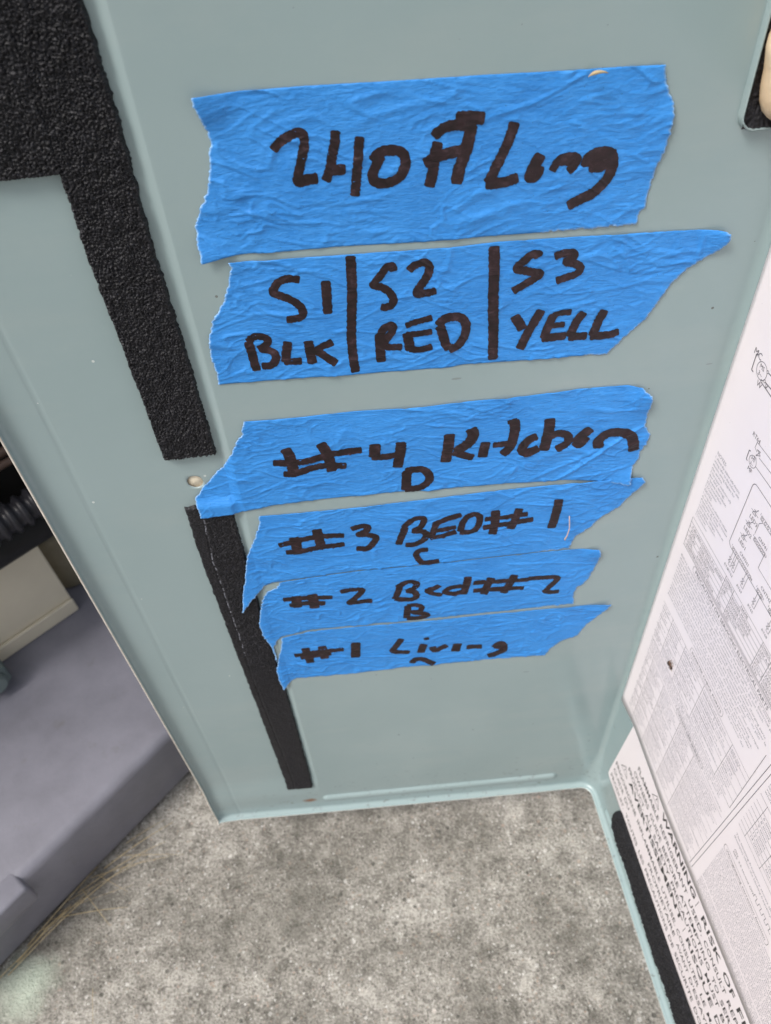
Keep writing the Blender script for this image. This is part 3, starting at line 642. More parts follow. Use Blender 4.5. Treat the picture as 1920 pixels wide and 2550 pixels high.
def gasket(name, xl, xr, z0, z1, thick, amp, cell, res, label, group, seed, seam=None, fade=None, surf=None):
    """xl(z), xr(z): side edges in mm; returns the object; height field on the panel face"""
    nz, nx = int((z1 - z0) / res) + 1, int(max(8, (xr((z0 + z1) / 2) - xl((z0 + z1) / 2)) / res)) + 1
    zz = np.linspace(z0, z1, nz)
    U = np.linspace(0, 1, nx)
    L = xl(zz) + (vnoise(zz / 2.2, zz * 0, seed) - .5) * .5 + (vnoise(zz / .8, zz * 0, seed + 5) - .5) * .45
    R = xr(zz) + (vnoise(zz / 2.2, zz * 0 + 4, seed + 1) - .5) * .5 + (vnoise(zz / .8, zz * 0 + 4, seed + 6) - .5) * .45
    X = L[None, :] + (R - L)[None, :] * U[:, None]
    Z = np.repeat(zz[None, :], nx, 0)
    ew = np.minimum(np.minimum(X - L[None, :], R[None, :] - X), np.minimum(Z - z0, z1 - Z))
    Z = Z + np.where((Z == z0) | (Z == z1), (vnoise(X / 1.5, Z, seed + 2) - .5) * 1.2, 0)
    rough = bumps(X, Z, cell, seed)
    A = amp if fade is None else amp * fade(Z)
    H = thick + A * (rough - .45) + (vnoise(X / 9, Z / 9, seed + 8) - .5) * .3
    lint = np.zeros_like(H)
    if seam is not None:
        sx = lerp_edge(seam, Z)
        d = X - sx + (vnoise(Z / 3, Z * 0, 77) - .5) * .5
        H = H - .5 * np.exp(-(d / .5) ** 2) - np.where(d < 0, .25, 0) * 1.0
        H = H - np.where(d < 0, A * (rough - .45) * .55, 0)
        lint = np.exp(-(d / .22) ** 2) * (vnoise(Z / .9, X * 0, 31) > .45) * sstep(60, 60.1, Z) * (Z > 225)
    H = H * np.sqrt(np.clip(ew / .7, 0.0, 1)) * .98 + .02
    base = emboss(X / 1000, Z / 1000)
    Y = -base - H / 1000
    c = np.array([X.mean() / 1000, 0, Z.mean() / 1000])
    V = np.stack([X.ravel() / 1000, Y.ravel(), Z.ravel() / 1000], 1)
    me = mesh(name, V, grid_faces(nx, nz), origin=c)
    a = me.attributes.new('lint', 'FLOAT', 'POINT')
    a.data.foreach_set('value', lint.ravel().astype(np.float32))
    o = link(name, me, None, [M['foam']])
    o.location = c
    tag(o, label, "foam strip", group)
    return o

GG = "black foam strips stuck inside the panel"
SR = D['foam']['strip']['R']
SL = lambda z: lerp_edge([(63.5 if z_ < 0 else x_ - w_, z_) for (x_, z_), w_ in zip(SR, [21, 21, 21, 21.3, 21.6, 21.6, 21.4])], z)
SRf = lambda z: lerp_edge(SR, z)
gasket("foam_strip", SL, SRf, 375.2, 600, 2.3, 1.7, .82, .24, "long black foam strip running down beside the pale ridge, above the drilled hole", GG, 11)
gasket("foam_strip", lambda z: z * 0 + 16.0, lambda z: SL(z) + 1.6, 490.8, 600, 2.6, 1.8, .88, .28, "wide black foam block in the upper left corner, joined to the long strip", GG, 23)
LOW = D['foam']['low']
FOAM_T = 1.9
gasket("foam_strip", lambda z: lerp_edge(LOW['L'], z), lambda z: lerp_edge(LOW['R'], z), 43.8, 346, FOAM_T, 1.15, .8, .28,
       "narrow black foam strip below the drilled hole, partly under the torn tape ends", GG, 37, seam=D['seam'],
       fade=lambda z: .35 + .65 * sstep(150, 250, z))

def foam_under(x, z):
    """height (mm) of the lower foam strip under a tape at x, z"""
    m = sstep(-2.5, .2, x - lerp_edge(LOW['L'], z)) * (1 - sstep(-.2, 5.0, x - lerp_edge(LOW['R'], z)))
    return (FOAM_T + .75) * m * sstep(36, 42, z) * (1 - sstep(346, 352, z))

# gasket on the side face under the warning label
def side_gasket():
    s0, s1, z0, z1, res = .0385, .40, .0085, .050, .0006
    ns, nz = int((s1 - s0) / res), int((z1 - z0) / res)
    S, Z = np.meshgrid(np.linspace(s0, s1, ns), np.linspace(z0, z1, nz), indexing='ij')
    lo = z0 + .0042 * (vnoise(S * 55, S * 0, 5) - .4) + .0016 * vnoise(S * 240, S * 0, 8) + .0006 * vnoise(S * 900, S * 0, 6)
    # round upper left corner, ragged lower edge
    u = (Z - z0) / (z1 - z0)
    Z2 = lo + (z1 - lo) * u
    S2 = S + np.where(S < s0 + .012, (s0 + .012 - S) / .012, 0) * .010 * np.clip(np.abs(u - .40) * 1.7, 0, 1) ** 2.2
    rough = bumps(S2 * 1000, Z2 * 1000, 1.3, 61)
    ew = np.minimum(np.minimum(S - s0, s1 - S), np.minimum(Z - z0, z1 - Z)) * 1000
    H = (2.6 + 1.5 * (rough - .45) + (vnoise(S * 120, Z * 120, 3) - .5) * .5) * np.sqrt(np.clip(ew / .9, 0, 1))
    H = H * (1 - .96 * sstep(.036, .046, Z2)) + .03
    P = np.array([X0, 0, 0])[None] + S2.ravel()[:, None] * SD[None] + (H.ravel() / 1000)[:, None] * SN[None]
    P[:, 2] = Z2.ravel()
    c = P.mean(0)
    me = mesh("foam_strip", P, grid_faces(ns, nz), origin=c)
    a = me.attributes.new('lint', 'FLOAT', 'POINT')
    o = link("foam_strip", me, None, [M['foam']])
    o.location = c
    tag(o, "black foam strip under the white warning label, along the lower edge of the side face", "foam strip", GG)
side_gasket()

# ------------------------------------------------------------------ blue tapes with marker writing
def polyline_dist(px, pz, L):
    """signed side is not needed: distance from points to a polyline"""
    best = np.full(np.shape(px), 1e9)
    for (ax, az), (bx, bz) in zip(L[:-1], L[1:]):
        dx, dz = bx - ax, bz - az
        t = np.clip(((px - ax) * dx + (pz - az) * dz) / (dx * dx + dz * dz + 1e-12), 0, 1)
        best = np.minimum(best, np.hypot(px - ax - t * dx, pz - az - t * dz))
    return best

def in_poly(px, pz, poly):
    r = np.zeros(np.shape(px), bool)
    n = len(poly)
    for i in range(n):
        (ax, az), (bx, bz) = poly[i], poly[(i + 1) % n]
        c = ((az > pz) != (bz > pz)) & (px < (bx - ax) * (pz - az) / (bz - az + 1e-15) + ax)
        r ^= c
    return r

LIFTS = dict()   # corner lifts: (x, z, radius mm, height mm)
def tape_height(key, x, z):
    s = sum(map(ord, key))
    h = .34 + foam_under(x, z)
    wx = (vnoise(x / 17, z / 12, s + 60) - .5); wz = (vnoise(x / 14 + 7, z / 9, s + 61) - .5)
    dx, dz = x + 9 * wx, z + .055 * x + 5.5 * wz            # run of the tape, wandering
    ripple = (vnoise(dx / 13, dz / 2.6, s) - .5) + .5 * (vnoise(dx / 6, dz / 1.7, s + 1) - .5)
    patch = sstep(.40, .75, vnoise(dx / 16, dz / 10, s + 2))
    h = h + .22 * ripple * (.15 + .85 * patch)
    # creases where the paper did not stick, in several directions
    for q, (ang, lx, lz, am) in enumerate(((0, 13, 2.2, .26), (4, 7, 1.7, .17), (-22, 17, 3.4, .40), (24, 15, 3.2, .30), (-9, 22, 4.2, .34))):
        ca, sa = math.cos(math.radians(ang)), math.sin(math.radians(ang))
        u_, v_ = dx * ca + dz * sa, -dx * sa + dz * ca
        rr = 1 - np.abs(2 * vnoise(u_ / lx + q * 3.1, v_ / lz, s + 20 + q) - 1)
        h = h + am * np.clip((rr - .72) / .28, 0, 1) ** 1.5 * sstep(.46, .74, vnoise(dx / 12 + q * 5, dz / 8, s + 30 + q))
    h = h + .5 * (vnoise(x / 34, z / 15, s + 4) - .5)
    for hh, w, L in D['cr'][key]:
        d = polyline_dist(x, z, L)
        e = np.minimum(np.hypot(x - L[0][0], z - L[0][1]), np.hypot(x - L[-1][0], z - L[-1][1]))
        h = h + hh * 1.3 * np.exp(-(d / (w * .5)) ** 2) * (.35 + .65 * sstep(0, 5, e))
    for cx, cz, r, a in LIFTS.get(key, ()):
        h = h + 1.3 * a * (1 - sstep(0, r, np.hypot(x - cx, z - cz))) ** 1.3
    return np.maximum(h, .07)

def jag(pts, step, amp, seed):
    """resample a polyline and roughen it"""
    P = np.array(pts, float)
    seg = np.hypot(*np.diff(P, axis=0).T)
    t = np.concatenate([[0], np.cumsum(seg)])
    n = max(2, int(t[-1] / step))
    u = np.linspace(0, t[-1], n + 1)
    Q = np.stack([np.interp(u, t, P[:, 0]), np.interp(u, t, P[:, 1])], 1)
    T = np.gradient(Q, axis=0); T /= np.hypot(*T.T)[:, None] + 1e-9
    nn = np.stack([-T[:, 1], T[:, 0]], 1)
    w = (vnoise(u / 1.3, u * 0, seed) - .5) * 1.0 + (vnoise(u / .45, u * 0, seed + 1) - .5) * .7
    w[0] = w[-1] = 0
    return Q + nn * (amp * w)[:, None]

def build_tape(key, label, lift, level=0.0):
    LIFTS[key] = lift
    segs = D['tape'][key]
    ring = []; torn = []
    for i, (k, pts) in enumerate(segs):
        nxt = segs[(i + 1) % len(segs)][1]
        full = pts + [nxt[0]] if k == 't' else pts
        if k == 't':
            full = [ring[-1].tolist()] + full if len(ring) else [segs[-1][1][-1]] + full
            Q = jag(full, .35, .55, 17 * i + sum(map(ord, key)))
            torn.append(Q.tolist())
            Q = Q[1:-1]
        else:
            Q = jag(full, .8, .06, 5 + i)
        ring.extend(list(Q))
    ring = [tuple(map(float, q)) for q in ring]
    clean = [ring[0]]
    for q in ring[1:]:
        if math.hypot(q[0] - clean[-1][0], q[1] - clean[-1][1]) > .12:
            clean.append(q)
    if math.hypot(clean[0][0] - clean[-1][0], clean[0][1] - clean[-1][1]) < .12:
        clean.pop()
    xs = [p[0] for p in clean]; zs = [p[1] for p in clean]
    gx, gz = np.meshgrid(np.arange(min(xs), max(xs), .55), np.arange(min(zs), max(zs), .45), indexing='ij')
    gx = gx + (np.arange(gx.shape[1]) % 2)[None, :] * .27
    gx, gz = gx.ravel() + (hash2(np.arange(gx.size), np.arange(gx.size) * 0, 3) - .5) * .1, gz.ravel()
    ok = in_poly(gx, gz, clean) & (polyline_dist(gx, gz, clean + clean[:1]) > .3)
    pts = [Vector(p) for p in clean] + [Vector((float(a), float(b))) for a, b in zip(gx[ok], gz[ok])]
    nb = len(clean)
    vo, eo, fo, *_ = geometry.delaunay_2d_cdt(pts, [(i, (i + 1) % nb) for i in range(nb)], [], 1, 1e-6)
    A = np.array([(v.x, v.y) for v in vo])
    h = tape_height(key, A[:, 0], A[:, 1]) + level
    base = emboss(A[:, 0] / 1000, A[:, 1] / 1000)
    V = np.stack([A[:, 0] / 1000, -base - h / 1000, A[:, 1] / 1000], 1)
    c = np.array([V[:, 0].mean(), 0, V[:, 2].mean()])
    F = []
    for f in fo:
        a, b_, d = A[f[0]], A[f[1]], A[f[2]]
        cr = (b_[0] - a[0]) * (d[1] - a[1]) - (b_[1] - a[1]) * (d[0] - a[0])
        F.append(f if cr > 0 else f[::-1])
    me = mesh("tape", V, F, origin=c)
    dist = np.full(len(A), 9.0)
    for L in torn:
        dist = np.minimum(dist, polyline_dist(A[:, 0], A[:, 1], L))
    fr = (1 - sstep(.05, .55, dist)) * (.35 + .65 * vnoise(A[:, 0] / .8, A[:, 1] / .8, 4))
    at = me.attributes.new('torn', 'FLOAT', 'POINT')
    at.data.foreach_set('value', fr.astype(np.float32))
    o = link("masking_tape", me, None, [M['tape']])
    o.location = c
    so = o.modifiers.new("paper", 'SOLIDIFY'); so.thickness = .00009; so.offset = -1
    tag(o, label, "tape", "torn strips of blue tape on the panel")
    # writing
    IV, IF = [], []
    for k, (w, pts) in enumerate(D['ink'][key]):
        P = np.array(pts, float)
        # smooth the traced centre line
        if len(P) > 2:
            t = np.arange(len(P)); u = np.linspace(0, len(P) - 1, (len(P) - 1) * 10 + 1)
            def cr_(a):
                i = np.clip(np.floor(u).astype(int), 0, len(P) - 2); f = u - i
                p0, p1, p2, p3 = a[np.maximum(i - 1, 0)], a[i], a[i + 1], a[np.minimum(i + 2, len(P) - 1)]
                return .5 * (2 * p1 + (p2 - p0) * f + (2 * p0 - 5 * p1 + 4 * p2 - p3) * f ** 2 + (3 * p1 - p0 - 3 * p2 + p3) * f ** 3)
            P = np.stack([cr_(P[:, 0]), cr_(P[:, 1])], 1)
        seg = np.hypot(*np.diff(P, axis=0).T); t = np.concatenate([[0], np.cumsum(seg)])
        n = max(4, int(t[-1] / .3))
        u = np.linspace(0, t[-1], n + 1)
        P = np.stack([np.interp(u, t, P[:, 0]), np.interp(u, t, P[:, 1])], 1)
        T = np.gradient(P, axis=0); T /= np.hypot(*T.T)[:, None] + 1e-9
        # blunt rounded ends
        e0, e1 = T[0], T[-1]
        r = w * .5
        ext = np.array([.12, .22, .3]) * r
        P = np.concatenate([P[0] - ext[::-1, None] * e0, P, P[-1] + ext[:, None] * e1])
        T = np.concatenate([[e0] * 3, T, [e1] * 3])
        prof_w = np.ones(len(P)); prof_w[[0, 1, 2]] = (.62, .8, .93); prof_w[[-1, -2, -3]] = (.62, .8, .93)
        N_ = np.stack([-T[:, 1], T[:, 0]], 1)
        uu = np.arange(len(P)) * .3
        b0 = len(IV); m = 9
        for q in np.linspace(-1, 1, m):
            e = (vnoise(uu / .55, uu * 0 + k, 40 + (q > 0)) - .5) * .32 * abs(q) ** 3
            X_ = P[:, 0] + N_[:, 0] * (q * r * prof_w + e * np.sign(q))
            Z_ = P[:, 1] + N_[:, 1] * (q * r * prof_w + e * np.sign(q))
            Y_ = tape_height(key, X_, Z_) + level + .10 + .004 * k
            bs = emboss(X_ / 1000, Z_ / 1000)
            IV.extend(np.stack([X_ / 1000, -bs - Y_ / 1000, Z_ / 1000], 1).tolist())
        L_ = len(P)
        for a in range(m - 1):
            for i in range(L_ - 1):
                IF.append((b0 + a * L_ + i, b0 + a * L_ + i + 1, b0 + (a + 1) * L_ + i + 1, b0 + (a + 1) * L_ + i))
    # all faces towards the viewer
    IVn = np.array(IV)
    FF = []
    for f in IF:
        a, b_, d = IVn[f[0]], IVn[f[1]], IVn[f[2]]
        cr2 = (b_[0] - a[0]) * (d[2] - a[2]) - (b_[2] - a[2]) * (d[0] - a[0])
        FF.append(f if cr2 > 0 else f[::-1])
    wr = link("handwriting", mesh("handwriting", IV, FF, origin=c), o, [M['ink']])
    return o

TP = D['tape']
def corner(key, seg, i): return TP[key][seg][1][i]
build_tape('240', "wide blue tape at the top reading 240 ft Long", [(*corner('240', 0, 0), 14, 1.6), (*corner('240', 2, -1), 14, 1.3), (*corner('240', 0, -1), 10, .5), (*corner('240', 1, 3), 9, .5)])
build_tape('S', "blue tape reading S1 BLK, S2 RED and S3 YELL, with a slanted right end", [(*corner('S', 1, 0), 12, 1.6), (*corner('S', 0, 0), 9, .5), (*corner('S', 3, 2), 7, .4)])
build_tape('1', "lowest blue tape reading #1 Living", [(*corner('1', 0, -1), 14, 1.2)], 0.0)
build_tape('2', "blue tape reading #2 Bed #2, between the #3 and #1 tapes", [(*corner('2', 1, 0), 12, 1.2), (*corner('2', 3, 2), 6, .8)], .05)
build_tape('3', "blue tape reading #3 BED #1, its left end torn to a drooping point", [(*corner('3', 3, 1), 12, .8), (*corner('3', 1, 0), 12, .8)], .10)
build_tape('4', "blue tape reading #4 Kitchen D, with a creased right end", [(*corner('4', 1, 0), 14, 1.6), (*corner('4', 1, 9), 14, 1.5), (*corner('4', 3, 0), 8, .6)], .18)

# thin pink fibre hanging on the #3 tape
def fibre():
    a = [(237.6, 315.2), (238.0, 311.5), (238.3, 307.0), (237.6, 302.5), (236.6, 300.2)]
    V, F = tube([(x / 1000, -.0021 - .0004 * i, z / 1000) for i, (x, z) in enumerate(a)], [.00022, .00026, .00026, .00026, .0005], 8)
    o = link("fibre", mesh("fibre", V, F), None, [M['fibre']])
    tag(o, "short pinkish fibre hanging below the right end of the #4 Kitchen tape", "fibre")
fibre()
def husk():
    c = on_panel = Vector((.2243, -.0032, .5040))
    pts = [c + Vector((.0014 * t * 1.6, -.0004 * math.sin(t * 2), .0005 * t - .0006 * t * t)) for t in np.linspace(-1, 1.4, 9)]
    V, F = tube(pts, [.0001, .0003, .0005, .00055, .0005, .0004, .0003, .0002, .0001], 8)
    o = link("seed_husk", mesh("seed_husk", V, F), None, [M['straw']])
    tag(o, "tiny tan seed husk caught on the upper edge of the 240 ft Long tape", "seed husk")
husk()

# ------------------------------------------------------------------ labels on the side face
def strip_mesh(name, outline_fn, ss, off, mat, wav=.0002):
    """a paper sheet: for each s a lower and upper z"""
    V = []
    nz = 40
    for s in ss:
        lo, hi = outline_fn(s)
        for t in np.linspace(0, 1, nz):
            z = lo + (hi - lo) * t
            o_ = off + wav * (vnoise(np.array(s * 22), np.array(z * 16), 3) - .5)
            V.append(side(s, z, float(o_)))
    c = np.mean(V, 0)
    o = link(name, mesh(name, V, grid_faces(len(ss), nz), origin=c), None, [mat])
    o.location = c
    so = o.modifiers.new("paper", 'SOLIDIFY'); so.thickness = .00014; so.offset = -1
    return o

LAB_HI, LAB_LO = .00085, .00045
def lab_up(s):
    b = np.interp(s, [.0034, .006, .0237, .075, .18, .40], [.1300, .1305, .1340, .1300, .1352, .146])
    return b, .475
up = strip_mesh("wiring_label", lab_up, np.concatenate([np.linspace(.0034, .03, 12), np.linspace(.035, .40, 60)]), LAB_HI, M['paper'])
tag(up, "white wiring diagram label full of small print, on the side face", "label")
def lab_dn(s):
    lo = np.interp(s, [.0153, .10, .168, .40], [.0420, .0405, .0445, .052])
    hi = np.interp(s, [.0153, .0237, .40], [.0470, .1375, .150])
    lo = lo + .002 * np.exp(-(s - .0153) / .0015)
    return lo, hi
dn = strip_mesh("warning_label", lab_dn, np.concatenate([np.linspace(.0153, .026, 14), np.linspace(.03, .40, 60)]), LAB_LO, M['paper'])
tag(dn, "white warning label with large capitals, below the wiring diagram label", "label")

def wave(s, z, off, wav=.0002):
    return off + wav * (float(vnoise(np.array(s * 22), np.array(z * 16), 3)) - .5)

class Print:
    """collects flat print on the side face"""
    def __init__(self, off): self.V, self.F, self.off = [], [], off
    def poly2(self, pts, faces):
        b = len(self.V)
        for s, z in pts:
            self.V.append(side(s / 1000, z / 1000, wave(s / 1000, z / 1000, self.off)))
        self.F.extend(tuple(b + i for i in f) for f in faces)
    def line(self, pts, w=.22, close=False):
        P = list(pts) + ([pts[0]] if close else [])
        for (a, b), (c, d) in zip(P[:-1], P[1:]):
            L = math.hypot(c - a, d - b)
            if L < 1e-6: continue
            n = max(1, int(L / 4))
            ux, uz = (c - a) / L, (d - b) / L
            nx, nz = -uz * w / 2, ux * w / 2
            pts2 = []
            for i in range(n + 1):
                t = i / n
                x, z = a + (c - a) * t, b + (d - b) * t
                pts2 += [(x - nx, z - nz), (x + nx, z + nz)]
            self.poly2(pts2, [(2 * i, 2 * i + 2, 2 * i + 3, 2 * i + 1) for i in range(n)])
    def circle(self, x, z, r, w=.22, n=22):
        p = []
        for i in range(n):
            t = 2 * math.pi * i / n
            p += [(x + (r - w / 2) * math.cos(t), z + (r - w / 2) * math.sin(t)), (x + (r + w / 2) * math.cos(t), z + (r + w / 2) * math.sin(t))]
        self.poly2(p, [(2 * i, (2 * i + 2) % (2 * n), (2 * i + 3) % (2 * n), 2 * i + 1) for i in range(n)])
    def rrect(self, x0, z0, x1, z1, r, w=.22):
        p = []
        for cx, cz, a in ((x1 - r, z1 - r, 0), (x0 + r, z1 - r, 90), (x0 + r, z0 + r, 180), (x1 - r, z0 + r, 270)):
            for k in range(6):
                t = math.radians(a + 18 * k)
                p.append((cx + r * math.cos(t), cz + r * math.sin(t)))
        self.line(p, w, True)
    def text(self, txt, x, z, cap, width=None, weight=0.0, tilt=0.0):
        """left baseline at x, z; cap height in mm; stretched to width when given"""
        cu = bpy.data.curves.new("t", 'FONT')
        cu.body = txt
        cu.size = 1.0
        cu.resolution_u = 2
        cu.offset = weight
        ob = bpy.data.objects.new("t", cu)
        COL.objects.link(ob)
        dg = bpy.context.evaluated_depsgraph_get()
        me = ob.evaluated_get(dg).to_mesh()
        vs = np.array([v.co[:2] for v in me.vertices]) if len(me.vertices) else np.zeros((0, 2))
        fs = [tuple(p.vertices) for p in me.polygons]
        ob.evaluated_get(dg).to_mesh_clear()
        bpy.data.objects.remove(ob); bpy.data.curves.remove(cu)
        if not len(vs): return
        k = cap / .69
        kx = k if width is None else width / max(1e-6, vs[:, 0].max() - vs[:, 0].min())
        X_ = x + (vs[:, 0] - (vs[:, 0].min() if width is not None else 0)) * kx
        Z_ = z + vs[:, 1] * k + (X_ - x) * tilt
        self.poly2(list(zip(X_, Z_)), fs)
    def build(self, name, parent, mat):
        V = np.array(self.V)
        N = SN
        FF = []
        for f in self.F:
            a, b, d = V[f[0]], V[f[1]], V[f[2]]
            FF.append(f if np.dot(np.cross(b - a, d - a), N) > 0 else f[::-1])
        o = link(name, mesh(name, V, FF, smooth=False, origin=np.array(parent.location)), parent, [mat])
        return o

# --- large capitals of the warning label
big = Print(LAB_LO + .00012)
def row(P, words, z, cap, wt, dz0=0.0):
    for w, a, b in words:
        P.text(w, a, z + (a - 60) * .02, cap, b - a, wt, .02)
row(big, [("WARNING", 75, 121.5)], 121.0, 6.2, .022)
row(big, [("RISK", 131, 153), ("OF", 157, 168.5), ("FIRE", 173, 194)], 120.6, 6.2, .012)
big.line([(61.5, 119.6), (71.5, 119.8), (66.5, 127.6)], .5, True); big.line([(66.5, 121.8), (66.5, 125)], .6)
big.line([(124.5, 120.6), (124.5, 129)], .3)
big.build("heading", dn, M['bold'])
big = Print(LAB_LO + .00012)
row(big, [("AVERTISSEMENT", 39, 124)], 82.6, 6.2, .022)
row(big, [("RISQUE", 132.5, 166), ("DE", 170, 180), ("FEU", 184, 200)], 81.2, 6.2, .012)
big.line([(26, 81.2), (36, 81.4), (31, 89.2)], .5, True); big.line([(31, 83.4), (31, 86.6)], .6)
big.line([(128, 82), (128, 90.4)], .3)
big.build("heading", dn, M['bold'])
cap = Print(LAB_LO + .00012)
row(cap, [("FLAMMABLE", 42, 75), ("REFRIGERANT", 78, 116.5), ("USED.", 119.5, 137.5), ("CONSULT", 140, 165), ("REPAIR", 168, 189)], 110.4, 5.0, .004)
row(cap, [("OWNERS", 40, 64), ("GUIDE", 67, 84), ("BEFORE", 87, 110), ("ATTEMPTING", 113.5, 152), ("TO", 155.5, 163), ("SERVICE", 166, 191)], 100.2, 5.0, .004)
row(cap, [("PRODUCT.", 34, 61), ("ALL", 64, 74), ("SAFETY", 77, 101), ("PRECAUTIONS", 104.5, 148), ("MUST", 152, 168), ("BE", 171, 179)], 91.6, 5.0, .004)
row(cap, [("FRIGORIGENE", 20, 57), ("INFLAMMABLE", 60, 98), ("UTILISE.", 101, 122.5), ("CONSULTER", 124.5, 154.5), ("LE", 158, 164), ("MANUEL", 167, 192)], 69.8, 5.0, .004)
row(cap, [("GUIDE", 20, 38), ("DU", 41, 49), ("PROPRIETAIRE", 84, 126), ("AVANT", 130, 145.5), ("D'ESSAYER", 148, 177), ("DE", 180, 188)], 59.8, 5.0, .004)
row(cap, [("PRODUIT.", 19, 44), ("TOUTES", 48, 69), ("LES", 72.5, 81), ("PRECAUTIONS", 84, 120.5), ("DE", 123, 130), ("SECURITE", 132.5, 158), ("DOIVENT", 161, 186)], 49.0, 5.0, .004)
cap.build("lettering", dn, M['bold'])

# --- wiring diagram label
OU = LAB_HI + .00012
wd = Print(OU)
wd.text("MC", 14.0, 408.4, 2.6); wd.circle(21.9, 405.8, 3.4, .25); wd.text("MS", 19.9, 406.2, 1.8); wd.text("3~", 20.1, 403.4, 1.8)
wd.line([(17.4, 409.6), (15.9, 409.0), (16.2, 402.2), (17.6, 402.2)], .45)
wd.text("W", 21.5, 399.6, 2.2); wd.text("U", 26, 409.4, 2.2); wd.text("V", 26.2, 401.8, 2.2)
for a, z in ((25.2, 407.8), (25.3, 403.8), (23.6, 402.6)): wd.circle(a, z, .55, .22)
wd.line([(24.0, 402.2), (60, 400)], .4); wd.line([(25.8, 403.8), (60, 405)], .4); wd.line([(25.8, 407.8), (60, 410)], .4)
wd.text("RT64", 29.4, 382.0, 1.8)
wd.line([(33.6, 381.8), (33.4, 379), (35.4, 378.4)]); wd.line([(33.6, 381.8), (60, 383)]); wd.line([(37.5, 377.5), (60, 379)])
wd.line([(35.0, 379.4), (37.8, 378.6), (35.4, 376.8), (37.2, 379.9)], .25, True); wd.text("T°", 34.6, 374.6, 1.4)
wd.circle(35.1, 373.2, 2.5, .22); wd.text("MS", 33.6, 373.5, 1.4); wd.text("3~", 33.8, 371.3, 1.4)
wd.line([(32.0, 375.8), (31.0, 375.4), (31.2, 371.0), (32.2, 371.0)], .4)
wd.text("MF", 33.6, 368.2, 1.8); wd.line([(37.6, 373.0), (70, 374)], .25)
wd.rrect(40.0, 330.6, 130, 367.4, 2.4, .28)
for k, (a, z) in enumerate(((44.4, 338.0), (44.4, 345.6), (44.9, 352.8))):
    wd.text("LED%d" % (k + 1), a, z, 1.9)
    wd.line([(a + .6, z + 3.2), (a + 3.2, z + 3.4), (a + 2.0, z + 5.4), (a + .6, z + 3.2)], .25); wd.line([(a - .6, z + 4.2), (a + 4.8, z + 4.4)], .22); wd.line([(a + 1.0, z + 5.4), (a + 3.2, z + 5.4)], .25)
    wd.line([(a + 2.6, z + 5.8), (a + 3.6, z + 7.2)], .3)
def connector(x, z, n, name, nx, nz, dx=2.35, hgt=1.9):
    wd.line([(x, z - hgt / 2), (x + n * dx, z - hgt / 2), (x + n * dx, z + hgt / 2), (x, z + hgt / 2)], .2, True)
    for i in range(n): wd.circle(x + dx * (i + .5), z, .62, .2)
    wd.text(name, nx, nz, 1.6); wd.text("1", x - 1.2, z + .4, 1.2); wd.text(str(n), x + n * dx + .4, z - .4, 1.2)
connector(52.0, 348.0, 5, "CN741", 54, 350.2, 1.75)
connector(51.0, 359.0, 8, "CN731", 58, 361.4, 2.2)
connector(43.2, 331.6, 8, "CNTH1", 48.0, 334.0, 2.0)
connector(64.8, 331.8, 2, "CNTH2", 66, 334.4, 2.1)
connector(74.5, 331.8, 6, "LEV", 78, 334.4, 2.1)
for a, nm in ((44.4, "RT61"), (47.6, "RT62"), (56.0, "RT69"), (66.0, "RT65"), (78, "RT68")):
    wd.line([(a, 330.4), (a, 326.6)], .2); wd.line([(a + 1.9, 330.4), (a + 1.9, 322.6), (a, 322.6), (a, 324)], .2)
    wd.line([(a - .9, 326.6), (a + .9, 324.2), (a - .9, 324.2), (a + .9, 326.6)], .22, True); wd.text(nm, a - 2.2, 319.6, 1.4)
wd.line([(60.5, 347.2), (60.5, 340), (95, 340)], .22); wd.line([(51.4, 350), (51.4, 356), (53, 357.8)], .22)
for q in range(9):
    wd.line([(70 + q * 2.4, 356), (70 + q * 2.4, 344 - q * 1.2), (130, 344 - q * 1.2)], .2)
for q in range(6):
    wd.rrect(86 + q * 18, 384 - (q % 3) * 2, 98 + q * 18, 396, 1.2, .22); wd.text("CN%d" % (61 + q), 87 + q * 18, 389, 1.7)
    wd.line([(98 + q * 18, 392), (104 + q * 18, 392)], .22)
# symbol table
for z in (316.6, 313.6, 310.6, 307.6, 304.6, 301.6, 298.6): wd.line([(12, z), (240, z + (z - 300) * .01)], .2)
for a in (12, 46.4, 53.9, 79.7, 87.5, 150): wd.line([(a, 298.6), (a, 316.6)], .22)
wd.line([(11.6, 297.4), (240, 299.0)], .3)
wd.text("SYMBOL", 47.0, 314.2, 1.5, 6.4); wd.text("NAME", 61.0, 314.2, 1.6); wd.text("SYMBOL", 80.2, 314.2, 1.5, 6.6); wd.text("NAME", 100, 314.2, 1.6)
for i, (a, b, c, d) in enumerate((("52C", "POWER MODULE", "LEV A-E", "EXPANSION VALVE COIL"), ("DB", "POWER MODULE", "MC", "COMPRESSOR"), ("IC", "POWER DEVICE", "MF", "FAN MOTOR"), ("L", "REACTOR", "PTC1, 2", "CIRCUIT PROTECTION"), ("LED", "LED", "RT61", "DEFROST THERMISTOR"))):
    z = 311.2 - 3.0 * i
    wd.text(a, 47.2, z, 1.5); wd.text(b, 54.6, z, 1.5); wd.text(c, 80.4, z, 1.5); wd.text(d, 88.4, z, 1.5)
    wd.text(("C.BOARD", "FUSE", "RELAY", "COIL", "INVERTER")[i], 14, z, 1.5); wd.text(("CONTROL P.C. BOARD", "FUSE T20AL250V", "MAIN RELAY", "4-WAY VALVE", "DISCHARGE SENSOR")[i], 24, z, 1.4)
wd.rrect(24.6, 292.4, 160, 296.9, 2.0, .22)
wd.text("PRECAUTION ON SERVICING ELECTRICAL PARTS", 27.0, 293.6, 2.3, 70.5, .006)
